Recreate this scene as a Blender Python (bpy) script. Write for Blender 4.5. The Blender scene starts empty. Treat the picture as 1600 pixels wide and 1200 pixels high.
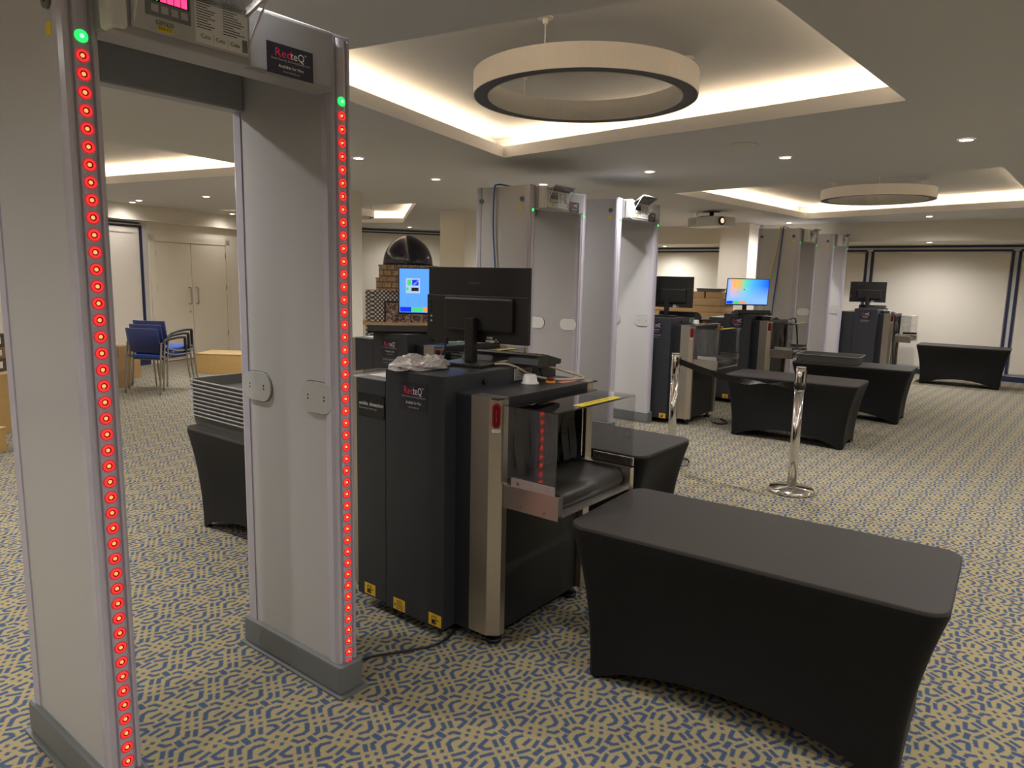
import bpy, bmesh, math, random
from mathutils import Vector, Matrix, geometry
random.seed(7)
S = bpy.context.scene
COL = S.collection
PI = math.pi
# ------------------------------------------------------------------ camera
PITCH, ROLL, YAW, CAMH, FPX = 0.14949, 0.02152, -0.66684, 1.4965, 1115.89
def make_camera():
    cy, sy = math.cos(YAW), math.sin(YAW)
    fw = Vector((sy*math.cos(PITCH), cy*math.cos(PITCH), -math.sin(PITCH)))
    r0 = Vector((cy, -sy, 0)); u0 = r0.cross(fw)
    r = math.cos(ROLL)*r0 + math.sin(ROLL)*u0
    u = -math.sin(ROLL)*r0 + math.cos(ROLL)*u0
    cd = bpy.data.cameras.new('camera'); co = bpy.data.objects.new('camera', cd); COL.objects.link(co)
    cd.sensor_fit = 'HORIZONTAL'; cd.sensor_width = 36.0; cd.lens = FPX/1600*36.0
    cd.clip_start = 0.02; cd.clip_end = 80
    m = Matrix((r, u, -fw)).transposed().to_4x4(); m.translation = (0, 0, CAMH)
    co.matrix_world = m
    S.camera = co
make_camera()
# ------------------------------------------------------------------ world, exposure, light levels
w = bpy.data.worlds.new('world'); S.world = w; w.use_nodes = True
w.node_tree.nodes['Background'].inputs[0].default_value = (1.0, 0.86, 0.70, 1)
w.node_tree.nodes['Background'].inputs[1].default_value = 0.0
S.view_settings.view_transform = 'Standard'; S.view_settings.look = 'None'
S.view_settings.gamma = 1.0; S.view_settings.exposure = 0.36
S.view_settings.use_curve_mapping = False
try:
    S.cycles.use_denoising = True
    S.cycles.max_bounces = 10; S.cycles.transparent_max_bounces = 12
    S.cycles.caustics_reflective = False; S.cycles.caustics_refractive = False
    S.cycles.sample_clamp_indirect = 6.0
except Exception:
    pass
WARM = (1.0, 0.965, 0.945)
SPOT_W = 72.0
COVE = 14.0
# ------------------------------------------------------------------ materials
MAT = {}
def nd(nt, t, **kw):
    n = nt.nodes.new(t)
    for k, v in kw.items(): setattr(n, k, v)
    return n
def mat(name, col, rough=.5, metal=0., var=.06, scale=40., bump=0., emit=None, es=0., sheen=0., coat=0., stretch=None, spec=.5, trans=0., vdetail=3.):
    m = bpy.data.materials.new(name); m.use_nodes = True; nt = m.node_tree
    b = nt.nodes['Principled BSDF']
    tc = nd(nt, 'ShaderNodeTexCoord'); mp = nd(nt, 'ShaderNodeMapping')
    if stretch: mp.inputs['Scale'].default_value = stretch
    nt.links.new(tc.outputs['Object'], mp.inputs['Vector'])
    no = nd(nt, 'ShaderNodeTexNoise'); no.inputs['Scale'].default_value = scale; no.inputs['Detail'].default_value = vdetail
    nt.links.new(mp.outputs[0], no.inputs['Vector'])
    mx = nd(nt, 'ShaderNodeMix', data_type='RGBA')
    mx.inputs[6].default_value = [max(0, c*(1-var)) for c in col]+[1]
    mx.inputs[7].default_value = [min(1, c*(1+var)) for c in col]+[1]
    nt.links.new(no.outputs['Fac'], mx.inputs[0]); nt.links.new(mx.outputs[2], b.inputs['Base Color'])
    b.inputs['Roughness'].default_value = rough; b.inputs['Metallic'].default_value = metal
    b.inputs['Specular IOR Level'].default_value = spec
    if sheen: b.inputs['Sheen Weight'].default_value = sheen; b.inputs['Sheen Roughness'].default_value = .5
    if coat: b.inputs['Coat Weight'].default_value = coat; b.inputs['Coat Roughness'].default_value = .1
    if trans: b.inputs['Transmission Weight'].default_value = trans
    if emit: b.inputs['Emission Color'].default_value = (*emit, 1); b.inputs['Emission Strength'].default_value = es
    if bump:
        bp = nd(nt, 'ShaderNodeBump'); bp.inputs['Strength'].default_value = bump; bp.inputs['Distance'].default_value = .004
        nt.links.new(no.outputs['Fac'], bp.inputs['Height']); nt.links.new(bp.outputs[0], b.inputs['Normal'])
    MAT[name] = m; return m
def clear(name, tint, gloss=.12, rough=.03, body=0., bodycol=(.8, .8, .8)):
    m = bpy.data.materials.new(name); m.use_nodes = True; nt = m.node_tree
    nt.nodes.remove(nt.nodes['Principled BSDF']); out = nt.nodes['Material Output']
    tr = nd(nt, 'ShaderNodeBsdfTransparent'); tr.inputs[0].default_value = (*tint, 1)
    gl = nd(nt, 'ShaderNodeBsdfGlossy'); gl.inputs['Roughness'].default_value = rough
    fr = nd(nt, 'ShaderNodeFresnel'); fr.inputs[0].default_value = 1.45
    mu = nd(nt, 'ShaderNodeMath', operation='ADD'); mu.inputs[1].default_value = gloss
    mu.use_clamp = True
    nt.links.new(fr.outputs[0], mu.inputs[0])
    mx = nd(nt, 'ShaderNodeMixShader'); nt.links.new(mu.outputs[0], mx.inputs[0])
    src = tr
    if body:
        no = nd(nt, 'ShaderNodeTexNoise'); no.inputs['Scale'].default_value = 25
        df = nd(nt, 'ShaderNodeBsdfDiffuse'); df.inputs[0].default_value = (*bodycol, 1)
        mm = nd(nt, 'ShaderNodeMath', operation='MULTIPLY'); mm.inputs[1].default_value = body*2
        nt.links.new(no.outputs['Fac'], mm.inputs[0])
        m2 = nd(nt, 'ShaderNodeMixShader'); nt.links.new(mm.outputs[0], m2.inputs[0])
        nt.links.new(tr.outputs[0], m2.inputs[1]); nt.links.new(df.outputs[0], m2.inputs[2]); src = m2
    nt.links.new(src.outputs[0], mx.inputs[1]); nt.links.new(gl.outputs[0], mx.inputs[2])
    nt.links.new(mx.outputs[0], out.inputs[0]); MAT[name] = m; return m
def glow(name, col, s):
    return mat(name, (.02, .02, .02), emit=col, es=s)

mat('ceiling_paint', (.64, .635, .635), .6, var=.02, scale=3)
mat('wall_paint', (.82, .765, .66), .7, var=.02, scale=2)
mat('blind_fabric', (.80, .74, .64), .8, var=.03, scale=60)
mat('navy_trim', (.02, .03, .09), .5)
mat('pale_trim', (.62, .60, .56), .5)
mat('cream_door', (.80, .73, .60), .5, var=.02, scale=4)
mat('gate_panel', (.56, .55, .55), .28, var=.02, scale=2.5)
mat('gate_strip', (.56, .53, .60), .22, var=.03, scale=8)
mat('gate_dark', (.36, .36, .37), .38, var=.03, scale=10)
mat('gate_base', (.17, .18, .18), .4, var=.06, scale=12)
mat('plate_grey', (.52, .52, .50), .35)
mat('plate_white', (.90, .88, .84), .4)
mat('off_white', (.72, .71, .68), .4)
mat('screw', (.25, .25, .25), .35, metal=.8)
mat('machine_dark', (.032, .035, .042), .42, var=.12, scale=14)
mat('machine_black', (.016, .017, .020), .45, var=.12, scale=14)
mat('steel', (.60, .55, .48), .34, metal=1., var=.06, scale=18, stretch=(1, 1, 30))
mat('steel_plate', (.62, .57, .50), .26, metal=1., var=.04, scale=12)
mat('chrome', (.78, .76, .73), .12, metal=1., var=.02)
mat('rubber_belt', (.040, .038, .034), .38, var=.12, scale=8)
mat('curtain_rubber', (.016, .015, .015), .4, var=.1, scale=20)
mat('alu', (.66, .62, .58), .38, metal=.9)
clear('acrylic', (.93, .93, .93), .07, .006)
clear('smoky', (.72, .70, .68), .10, .12, body=.30, bodycol=(.5, .5, .5))
clear('poly_bag', (.96, .94, .92), .20, .10, body=.75, bodycol=(.95, .90, .88))
mat('yellow', (.85, .52, .03), .5)
mat('bright_yellow', (.90, .72, .02), .5)
mat('black_ink', (.01, .01, .01), .6)
mat('dark_text', (.05, .05, .05), .6)
mat('white_ink', (.85, .85, .85), .5)
mat('grey_ink', (.45, .45, .45), .5)
mat('red_ink', (.75, .03, .10), .5)
mat('sticker_navy', (.020, .018, .032), .35)
mat('black_plastic', (.018, .017, .016), .42, var=.12)
mat('black_gloss', (.012, .012, .014), .18)
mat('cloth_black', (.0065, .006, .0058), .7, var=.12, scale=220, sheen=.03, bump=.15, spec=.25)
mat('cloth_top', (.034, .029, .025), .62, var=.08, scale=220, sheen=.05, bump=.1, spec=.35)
mat('tray_grey', (.115, .112, .106), .5, var=.06)
mat('tray_rim', (.32, .305, .285), .5)
mat('lamp_red', (.30, .005, .012), .2, coat=.6)
mat('lamp_red_dark', (.06, .002, .004), .3)
mat('white_plastic', (.75, .74, .70), .4)
mat('cream_cable', (.62, .56, .42), .5)
mat('blue_cable', (.03, .10, .38), .45)
mat('yellow_cable', (.62, .52, .10), .5)
mat('cardboard', (.38, .235, .105), .75, var=.12, scale=9)
mat('card_dark', (.27, .165, .075), .75, var=.12, scale=9)
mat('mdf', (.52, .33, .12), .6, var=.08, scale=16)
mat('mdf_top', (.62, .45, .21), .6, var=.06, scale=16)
mat('paper', (.80, .79, .76), .6)
mat('dark_box', (.07, .055, .045), .5)
mat('chair_blue', (.018, .030, .15), .75, var=.15, scale=60, sheen=.2)
mat('seat_blue', (.05, .12, .50), .75, var=.12, scale=60)
mat('chair_metal', (.42, .38, .33), .35, metal=.9)
mat('lamp_white', (.78, .74, .69), .5, var=.02)
mat('lamp_dark', (.055, .057, .058), .5, var=.04)
mat('dome_navy', (.010, .012, .040), .22, var=.3, coat=.6)
mat('wood_light', (.62, .36, .16), .45, var=.12, scale=10, stretch=(1, 1, 14))
mat('green_paper', (.40, .62, .30), .6)
mat('salmon', (.80, .32, .26), .6)
mat('amber', (.75, .33, .03), .35, coat=.5)
mat('handle_steel', (.55, .5, .42), .3, metal=1.)
mat('keypad_grey', (.20, .20, .20), .5)
mat('lcd_black', (.01, .005, .005), .2)
glow('led_red', (1.0, .016, .018), 1.5)
glow('led_halo', (1.0, .045, .055), .34)
glow('led_core', (1.0, .27, .075), 1.5)
glow('led_green', (.02, .80, .14), 1.0)
glow('led_mint', (.35, 1.0, .55), 1.2)
glow('digit_red', (1.0, .03, .12), 2.4)
glow('digit_green', (.15, 1.0, .05), 3)
glow('cove_led', (1.0, .76, .50), COVE)
glow('downlight_glow', (1.0, .88, .72), 16)
glow('scr_blue', (.10, .34, 1.0), .95)
glow('scr_deep', (.0, .03, .85), .9)
glow('scr_green', (.08, .70, .22), .8)
glow('scr_orange', (.95, .33, .10), .8)
glow('scr_pale', (.42, .55, .80), .9)
glow('scr_black', (.01, .012, .02), .5)
def screen_gradient():
    m = bpy.data.materials.new('scr_gradient'); m.use_nodes = True; nt = m.node_tree
    b = nt.nodes['Principled BSDF']; b.inputs['Base Color'].default_value = (.02, .02, .02, 1)
    tc = nd(nt, 'ShaderNodeTexCoord'); sp = nd(nt, 'ShaderNodeSeparateXYZ'); nt.links.new(tc.outputs['Generated'], sp.inputs[0])
    cr = nd(nt, 'ShaderNodeValToRGB'); e = cr.color_ramp.elements
    e[0].position = .0; e[0].color = (.12, .42, 1, 1); e[1].position = 1.; e[1].color = (.0, .10, 1, 1)
    for ps, c in ((.14, (.95, .40, .10, 1)), (.30, (.60, .45, .12, 1)), (.44, (.10, .62, .45, 1)), (.62, (.06, .40, .85, 1))):
        k = e.new(ps); k.color = c
    inv = nd(nt, 'ShaderNodeMath', operation='SUBTRACT'); inv.inputs[0].default_value = 1.; nt.links.new(sp.outputs['X'], inv.inputs[1]); nt.links.new(inv.outputs[0], cr.inputs[0])
    mx = nd(nt, 'ShaderNodeMix', data_type='RGBA'); mx.inputs[6].default_value = (.22, .45, 1, 1)
    rp = nd(nt, 'ShaderNodeMapRange'); rp.inputs[1].default_value = .15; rp.inputs[2].default_value = .75
    nt.links.new(sp.outputs['Z'], rp.inputs[0]); nt.links.new(rp.outputs[0], mx.inputs[0]); nt.links.new(cr.outputs[0], mx.inputs[7])
    nt.links.new(mx.outputs[2], b.inputs['Emission Color']); b.inputs['Emission Strength'].default_value = 1.0
    MAT['scr_gradient'] = m
screen_gradient()

def carpet():
    m = bpy.data.materials.new('carpet'); m.use_nodes = True; nt = m.node_tree
    b = nt.nodes['Principled BSDF']; L = nt.links
    def val(x):
        return x
    def mth(op, a, c=None, d=None):
        n = nd(nt, 'ShaderNodeMath', operation=op)
        for i, x in enumerate((a, c, d)):
            if x is None: continue
            if isinstance(x, (int, float)): n.inputs[i].default_value = x
            else: L.new(x, n.inputs[i])
        return n.outputs[0]
    geo = nd(nt, 'ShaderNodeNewGeometry')
    wob = nd(nt, 'ShaderNodeTexNoise'); wob.inputs['Scale'].default_value = 150; wob.inputs['Detail'].default_value = 1
    L.new(geo.outputs['Position'], wob.inputs['Vector'])
    sp = nd(nt, 'ShaderNodeSeparateXYZ'); L.new(geo.outputs['Position'], sp.inputs[0])
    sw = nd(nt, 'ShaderNodeSeparateColor'); L.new(wob.outputs['Color'], sw.inputs[0])
    X = mth('ADD', sp.outputs[0], mth('MULTIPLY_ADD', sw.outputs[0], .006, -.003 + 2.238))
    Y = mth('ADD', sp.outputs[1], mth('MULTIPLY_ADD', sw.outputs[1], .006, -.003 - 1.147))
    P = mth('ADD', mth('MULTIPLY', X, 3.59216), mth('MULTIPLY', Y, 3.21176))
    Q = mth('ADD', mth('MULTIPLY', X, 3.30469), mth('MULTIPLY', Y, -3.50685))
    wr = lambda v: mth('SUBTRACT', v, mth('ROUND', v))
    P, Q = wr(P), wr(Q)
    sg = mth('SIGN', Q); x, y = mth('MULTIPLY', P, sg), mth('MULTIPLY', Q, sg)
    def seg(x0, y0, x1, y1, th):
        cx, cy = (x0+x1)/2, (y0+y1)/2; l = math.hypot(x1-x0, y1-y0); c, sn = (x1-x0)/l, (y1-y0)/l
        u = mth('ABSOLUTE', mth('ADD', mth('MULTIPLY', x, c), mth('MULTIPLY_ADD', y, sn, -(cx*c+cy*sn))))
        v = mth('ABSOLUTE', mth('ADD', mth('MULTIPLY', x, -sn), mth('MULTIPLY_ADD', y, c, -(-cx*sn+cy*c))))
        return mth('MAXIMUM', mth('SUBTRACT', u, l/2), mth('SUBTRACT', v, th/2))
    segs = [(-0.065, -0.065, 0.065, 0.065, 0.085),
            (0.115, -0.005, 0.195, -0.06, 0.056),
            (-0.115, 0.005, -0.195, 0.06, 0.056),
            (0.185, -0.06, 0.31, -0.005, 0.056),
            (-0.185, 0.06, -0.31, 0.005, 0.056),
            (-0.01, 0.31, -0.055, 0.165, 0.062),
            (-0.06, 0.175, 0.0, 0.11, 0.062),
            (0.175, 0.42, 0.12, 0.21, 0.065),
            (0.115, 0.235, 0.18, 0.125, 0.06),
            (0.165, 0.145, 0.3, 0.09, 0.056),
            (-0.065, 0.45, -0.115, 0.45, 0.062),
            (0.01, 0.4, 0.06, 0.4, 0.062),
            (-0.465, 0.09, -0.415, 0.09, 0.062),
            (0.435, 0.03, 0.385, 0.03, 0.062),
            (-0.565, 0.565, -0.435, 0.435, 0.08),
            (0.435, 0.565, 0.565, 0.435, 0.08),
            (-0.39, 0.56, -0.18, 0.49, 0.056),
            (0.39, 0.44, 0.18, 0.51, 0.056),
            (0.29, 0.33, 0.41, 0.185, 0.056),
            (-0.56, 0.395, -0.465, 0.225, 0.056),
            (0.44, 0.395, 0.535, 0.225, 0.056),
            (-0.27, 0.15, -0.4, 0.33, 0.062),
            (-0.405, 0.31, -0.31, 0.395, 0.06),
            (-0.33, 0.39, -0.21, 0.38, 0.056),
            (-0.17, 0.17, -0.12, 0.345, 0.06)]
    d = None
    for g in segs:
        q = seg(*g); d = q if d is None else mth('MINIMUM', d, q)
    mask = nd(nt, 'ShaderNodeMapRange'); mask.inputs[1].default_value = -.004; mask.inputs[2].default_value = .018
    L.new(d, mask.inputs[0])
    n2 = nd(nt, 'ShaderNodeTexNoise'); n2.inputs['Scale'].default_value = 420; n2.inputs['Detail'].default_value = 2
    L.new(geo.outputs['Position'], n2.inputs['Vector'])
    n3 = nd(nt, 'ShaderNodeTexNoise'); n3.inputs['Scale'].default_value = 9
    L.new(geo.outputs['Position'], n3.inputs['Vector'])
    def mix(f, c0, c1):
        n = nd(nt, 'ShaderNodeMix', data_type='RGBA')
        if not isinstance(f, (int, float)): L.new(f, n.inputs[0])
        for i, c in ((6, c0), (7, c1)):
            if isinstance(c, tuple): n.inputs[i].default_value = (*c, 1)
            else: L.new(c, n.inputs[i])
        return n.outputs[2]
    blue = mix(n2.outputs['Fac'], (.043, .075, .150), (.092, .152, .255))
    blue = mix(mth('MULTIPLY', n3.outputs['Fac'], .6), blue, (.075, .085, .14))
    tan = mix(n2.outputs['Fac'], (.25, .205, .098), (.52, .437, .245))
    L.new(mix(mask.outputs[0], blue, tan), b.inputs['Base Color'])
    b.inputs['Roughness'].default_value = .95; b.inputs['Specular IOR Level'].default_value = .1
    bp = nd(nt, 'ShaderNodeBump'); bp.inputs['Strength'].default_value = .4; bp.inputs['Distance'].default_value = .004
    L.new(n2.outputs['Fac'], bp.inputs['Height']); L.new(bp.outputs[0], b.inputs['Normal'])
    MAT['carpet'] = m
carpet()
def pattern(name, kind):
    m = bpy.data.materials.new(name); m.use_nodes = True; nt = m.node_tree; L = nt.links
    b = nt.nodes['Principled BSDF']; b.inputs['Roughness'].default_value = .35
    tc = nd(nt, 'ShaderNodeTexCoord'); mp = nd(nt, 'ShaderNodeMapping'); L.new(tc.outputs['UV'], mp.inputs[0])
    mx = nd(nt, 'ShaderNodeMix', data_type='RGBA'); L.new(mx.outputs[2], b.inputs['Base Color'])
    if kind == 'dots':                       # white round mosaic studs set in rows on dark ground
        mp.inputs['Rotation'].default_value = (0, 0, PI/4); mp.inputs['Scale'].default_value = (19, 19, 1)
        fr = nd(nt, 'ShaderNodeVectorMath', operation='FRACTION'); L.new(mp.outputs[0], fr.inputs[0])
        ds = nd(nt, 'ShaderNodeVectorMath', operation='DISTANCE'); ds.inputs[1].default_value = (.5, .5, 0); L.new(fr.outputs[0], ds.inputs[0])
        lt = nd(nt, 'ShaderNodeMath', operation='LESS_THAN'); lt.inputs[1].default_value = .36; L.new(ds.outputs['Value'], lt.inputs[0])
        L.new(lt.outputs[0], mx.inputs[0]); mx.inputs[6].default_value = (.045, .04, .05, 1); mx.inputs[7].default_value = (.72, .68, .62, 1)
    elif kind == 'mosaic':
        mp.inputs['Scale'].default_value = (34, 34, 1)
        vo = nd(nt, 'ShaderNodeTexVoronoi'); vo.inputs['Scale'].default_value = 1; L.new(mp.outputs[0], vo.inputs['Vector'])
        cr = nd(nt, 'ShaderNodeValToRGB'); e = cr.color_ramp.elements
        e[0].color = (.03, .025, .035, 1); e[1].color = (.55, .42, .30, 1); k = e.new(.5); k.color = (.20, .12, .10, 1)
        sc = nd(nt, 'ShaderNodeSeparateColor'); L.new(vo.outputs['Color'], sc.inputs[0]); L.new(sc.outputs[0], cr.inputs[0])
        L.new(cr.outputs[0], b.inputs['Base Color'])
    else:                                    # carved tan brick band
        mp.inputs['Scale'].default_value = (1.9, 2.0, 1)
        br = nd(nt, 'ShaderNodeTexBrick'); br.inputs['Scale'].default_value = 1.2; br.inputs['Mortar Size'].default_value = .03
        br.inputs['Color1'].default_value = (.40, .29, .17, 1); br.inputs['Color2'].default_value = (.46, .34, .21, 1); br.inputs['Mortar'].default_value = (.13, .08, .05, 1)
        L.new(mp.outputs[0], br.inputs['Vector'])
        no = nd(nt, 'ShaderNodeTexNoise'); no.inputs['Scale'].default_value = 11; no.inputs['Detail'].default_value = 1; L.new(mp.outputs[0], no.inputs['Vector'])
        gt = nd(nt, 'ShaderNodeMath', operation='GREATER_THAN'); gt.inputs[1].default_value = .60; L.new(no.outputs['Fac'], gt.inputs[0])
        L.new(gt.outputs[0], mx.inputs[0]); L.new(br.outputs['Color'], mx.inputs[6]); mx.inputs[7].default_value = (.17, .10, .07, 1)
    MAT[name] = m
pattern('tile_dots', 'dots'); pattern('tile_mosaic', 'mosaic'); pattern('tile_brick', 'brick')

# ------------------------------------------------------------------ mesh builder
class MB:
    def __init__(s): s.bm = bmesh.new(); s.mats = []
    def mi(s, m):
        if m not in s.mats: s.mats.append(m)
        return s.mats.index(m)
    def _tag(s, faces, m, smooth=False):
        i = s.mi(m)
        for f in faces: f.material_index = i; f.smooth = smooth
    def box(s, a, b, m, bev=0., M=None, seg=2):
        c = [(a[i]+b[i])/2 for i in range(3)]; d = [abs(b[i]-a[i]) for i in range(3)]
        r = bmesh.ops.create_cube(s.bm, size=1.0)
        vs = r['verts']; fs = set(f for v in vs for f in v.link_faces)
        bmesh.ops.transform(s.bm, matrix=Matrix.Translation(c) @ Matrix.Diagonal((*d, 1)), verts=vs)
        if bev:
            es = list(set(e for v in vs for e in v.link_edges))
            r2 = bmesh.ops.bevel(s.bm, geom=es, offset=bev, segments=seg, affect='EDGES', profile=.6)
            vs = list(set(vs_ for f in r2['faces'] for vs_ in f.verts) | set(v for v in vs if v.is_valid))
            fs = set(f for v in vs for f in v.link_faces)
        if M is not None: bmesh.ops.transform(s.bm, matrix=M, verts=vs)
        s._tag(fs, m); return s
    def prism(s, pts, axis, lo, hi, m, smooth=False):
        # pts: 2-D polygon; axis 'x','y','z' is the extrusion axis
        def P(p, h):
            return {'z': (p[0], p[1], h), 'x': (h, p[0], p[1]), 'y': (p[0], h, p[1])}[axis]
        A = [s.bm.verts.new(P(p, lo)) for p in pts]; B = [s.bm.verts.new(P(p, hi)) for p in pts]
        n = len(pts); fs = []
        for i in range(n): fs.append(s.bm.faces.new((A[i], A[(i+1) % n], B[(i+1) % n], B[i])))
        s._tag(fs, m, smooth)
        s._tag([s.bm.faces.new(A[::-1]), s.bm.faces.new(B)], m); return s
    def rings(s, rings, m, smooth=True, caps=True, closed=True):
        R = [[s.bm.verts.new(p) for p in r] for r in rings]; n = len(R[0]); fs = []
        for a, b in zip(R, R[1:]):
            for i in range(n if closed else n-1): fs.append(s.bm.faces.new((a[i], a[(i+1) % n], b[(i+1) % n], b[i])))
        s._tag(fs, m, smooth)
        if caps: s._tag([s.bm.faces.new(R[0][::-1]), s.bm.faces.new(R[-1])], m)
        return s
    def cyl(s, p0, p1, r, m, seg=20, r2=None, smooth=True):
        p0, p1 = Vector(p0), Vector(p1); r2 = r if r2 is None else r2
        z = (p1-p0).normalized(); x = z.orthogonal().normalized(); y = z.cross(x)
        f = lambda c, q: [c + q*(math.cos(2*PI*i/seg)*x + math.sin(2*PI*i/seg)*y) for i in range(seg)]
        return s.rings([f(p0, r), f(p1, r2)], m, smooth)
    def lathe(s, prof, c, m, seg=32, smooth=True, caps=True):
        return s.rings([[(c[0]+r*math.cos(2*PI*i/seg), c[1]+r*math.sin(2*PI*i/seg), c[2]+z) for i in range(seg)] for r, z in prof], m, smooth, caps)
    def tube(s, pts, r, m, seg=8, sub=6):
        pts = [Vector(p) for p in pts]; P = []
        n = len(pts)
        for i in range(n-1):
            p0, p1, p2, p3 = pts[max(i-1, 0)], pts[i], pts[i+1], pts[min(i+2, n-1)]
            for k in range(sub):
                t = k/sub
                P.append(.5*((2*p1)+(p2-p0)*t+(2*p0-5*p1+4*p2-p3)*t*t+(3*p1-p0-3*p2+p3)*t**3))
        P.append(pts[-1]); up = Vector((0, 0, 1)); R = []
        x = None
        for i, c in enumerate(P):
            z = (P[min(i+1, len(P)-1)]-P[max(i-1, 0)]).normalized()
            x = (z.orthogonal() if x is None else x - z*x.dot(z)).normalized(); y = z.cross(x)
            R.append([c + r*(math.cos(2*PI*k/seg)*x+math.sin(2*PI*k/seg)*y) for k in range(seg)])
        return s.rings(R, m)
    def quad(s, pts, m):
        s._tag([s.bm.faces.new([s.bm.verts.new(p) for p in pts])], m); return s
    def build(s, name, parent=None, loc=None, rotz=0., uv=None):
        bmesh.ops.recalc_face_normals(s.bm, faces=s.bm.faces)
        if uv:
            l = s.bm.loops.layers.uv.new('UVMap')
            for f in s.bm.faces:
                for lp in f.loops: lp[l].uv = uv(lp.vert.co, f.normal)
        me = bpy.data.meshes.new(name); s.bm.to_mesh(me); s.bm.free()
        for m in s.mats: me.materials.append(MAT[m])
        o = bpy.data.objects.new(name, me); COL.objects.link(o)
        if parent: o.parent = parent
        if loc: o.location = loc
        o.rotation_euler.z = rotz
        return o
def tag(o, label=None, cat=None, group=None, kind=None):
    if label: o['label'] = label
    if cat: o['category'] = cat
    if group: o['group'] = group
    if kind: o['kind'] = kind
    return o
def empty(name, loc, label, cat, group=None, rotz=0.):
    o = bpy.data.objects.new(name, None); COL.objects.link(o); o.location = loc; o.rotation_euler.z = rotz
    o.empty_display_size = .1
    return tag(o, label, cat, group)
def copy_tree(o, parent=None, label=None, loc=None, rotz=None, skip=()):
    c = o.copy(); COL.objects.link(c)
    if parent is not None: c.parent = parent
    if label: c['label'] = label
    if loc is not None: c.location = loc
    if rotz is not None: c.rotation_euler.z = rotz
    for ch in list(o.children):
        if ch.name.split('.')[0] in skip: continue
        copy_tree(ch, c)
    return c
def struct(o): o['kind'] = 'structure'; return o
def face_frame(origin, right, up):
    r, u = Vector(right).normalized(), Vector(up).normalized(); n = r.cross(u)
    m = Matrix((r, u, n)).transposed().to_4x4(); m.translation = origin; return m
def text(name, items, M, parent=None, lift=.0006):
    """items: (string, size, x, y, material, align[, width]); one lettering mesh on the plane of M"""
    bm = bmesh.new(); mats = []
    for it in items:
        st, size, x, y, m, al = it[:6]
        cu = bpy.data.curves.new('t', 'FONT'); cu.body = st; cu.size = size; cu.align_x = al; cu.align_y = 'CENTER'; cu.resolution_u = 2
        ob = bpy.data.objects.new('t', cu); COL.objects.link(ob)
        bpy.context.view_layer.update()
        me = bpy.data.meshes.new_from_object(ob.evaluated_get(bpy.context.evaluated_depsgraph_get()))
        if len(it) > 6 and len(me.vertices):
            xs = [v.co.x for v in me.vertices]; k = it[6]/max(1e-6, max(xs)-min(xs))
        else: k = 1.
        if m not in mats: mats.append(m)
        n0 = len(bm.faces); v0 = len(bm.verts)
        bm.from_mesh(me); bm.verts.ensure_lookup_table(); bm.faces.ensure_lookup_table()
        for v in bm.verts[v0:]: v.co = M @ Vector((v.co.x*k+x, v.co.y+y, lift))
        for f in bm.faces[n0:]: f.material_index = mats.index(m)
        bpy.data.objects.remove(ob); bpy.data.curves.remove(cu); bpy.data.meshes.remove(me)
    me = bpy.data.meshes.new(name); bm.to_mesh(me); bm.free()
    for m in mats: me.materials.append(MAT[m])
    o = bpy.data.objects.new(name, me); COL.objects.link(o)
    if parent: o.parent = parent
    return o
def plate(M, w, h, t, m, mb=None):
    mb = mb or MB(); mb.box((0, 0, 0), (w, h, t), m, M=M); return mb

# ================================================================== THE SETTING
CZ, UZ = 2.45, 2.655
ROOM = [(4.2, -4), (4.2, 13.8), (-9.785, 13.8), (-12.65, 9.35), (-8.78, -4)]
mb = MB(); mb.prism(ROOM, 'z', -.12, 0, 'carpet'); floor = struct(mb.build('floor'))
def wall(name, a, b, t=.15, m='wall_paint', z0=0., z1=2.9):
    a, b = Vector(a), Vector(b); d = (b-a).normalized(); n = Vector((d.y, -d.x))    # outward for a ccw room
    mb = MB(); mb.prism([tuple(a-d*t), tuple(b+d*t), tuple(b+d*t+n*t), tuple(a-d*t+n*t)], 'z', z0-.12, z1, m)
    return struct(mb.build(name))
wall('wall_right', ROOM[0], ROOM[1]); wall('wall_far', ROOM[1], ROOM[2]); wall('wall_corner', ROOM[2], ROOM[3])
wall('wall_left', ROOM[3], ROOM[4]); wall('wall_near', ROOM[4], ROOM[0])
COFFERS = [[(-3.17, 2.013), (-3.80, 4.655), (-.828, 4.338), (-.94, 2.39)],
           [(-3.683, 7.52), (-3.385, 11.40), (-.47, 10.70), (-.605, 7.097)],
           [(-5.80, 2.00), (-8.80, 1.60), (-9.30, 3.67), (-6.205, 4.225)],
           [(-7.242, 7.002), (-10.989, 6.268), (-11.70, 8.80), (-10.139, 9.472)],
           [(-4.4, -3.3), (-4.6, -.9), (.3, -.7), (.4, -3.3)], [(1.0, 1.4), (1.0, 4.4), (3.4, 4.4), (3.4, 1.4)]]  # last two recesses unseen, added with their glowing strips to light upright faces
def offset(poly, d):
    A = sum(poly[i][0]*poly[(i+1) % 4][1]-poly[(i+1) % 4][0]*poly[i][1] for i in range(4)); sg = 1 if A > 0 else -1
    L = []
    for i in range(4):
        p, q = Vector(poly[i]), Vector(poly[(i+1) % 4]); t = (q-p).normalized(); n = Vector((t.y, -t.x))*sg
        L.append((p+n*d, t))
    out = []
    for i in range(4):
        (p, t), (q, u) = L[i-1], L[i]
        k = ((q-p).x*u.y-(q-p).y*u.x)/(t.x*u.y-t.y*u.x); out.append(tuple(p+t*k))
    return out
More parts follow.
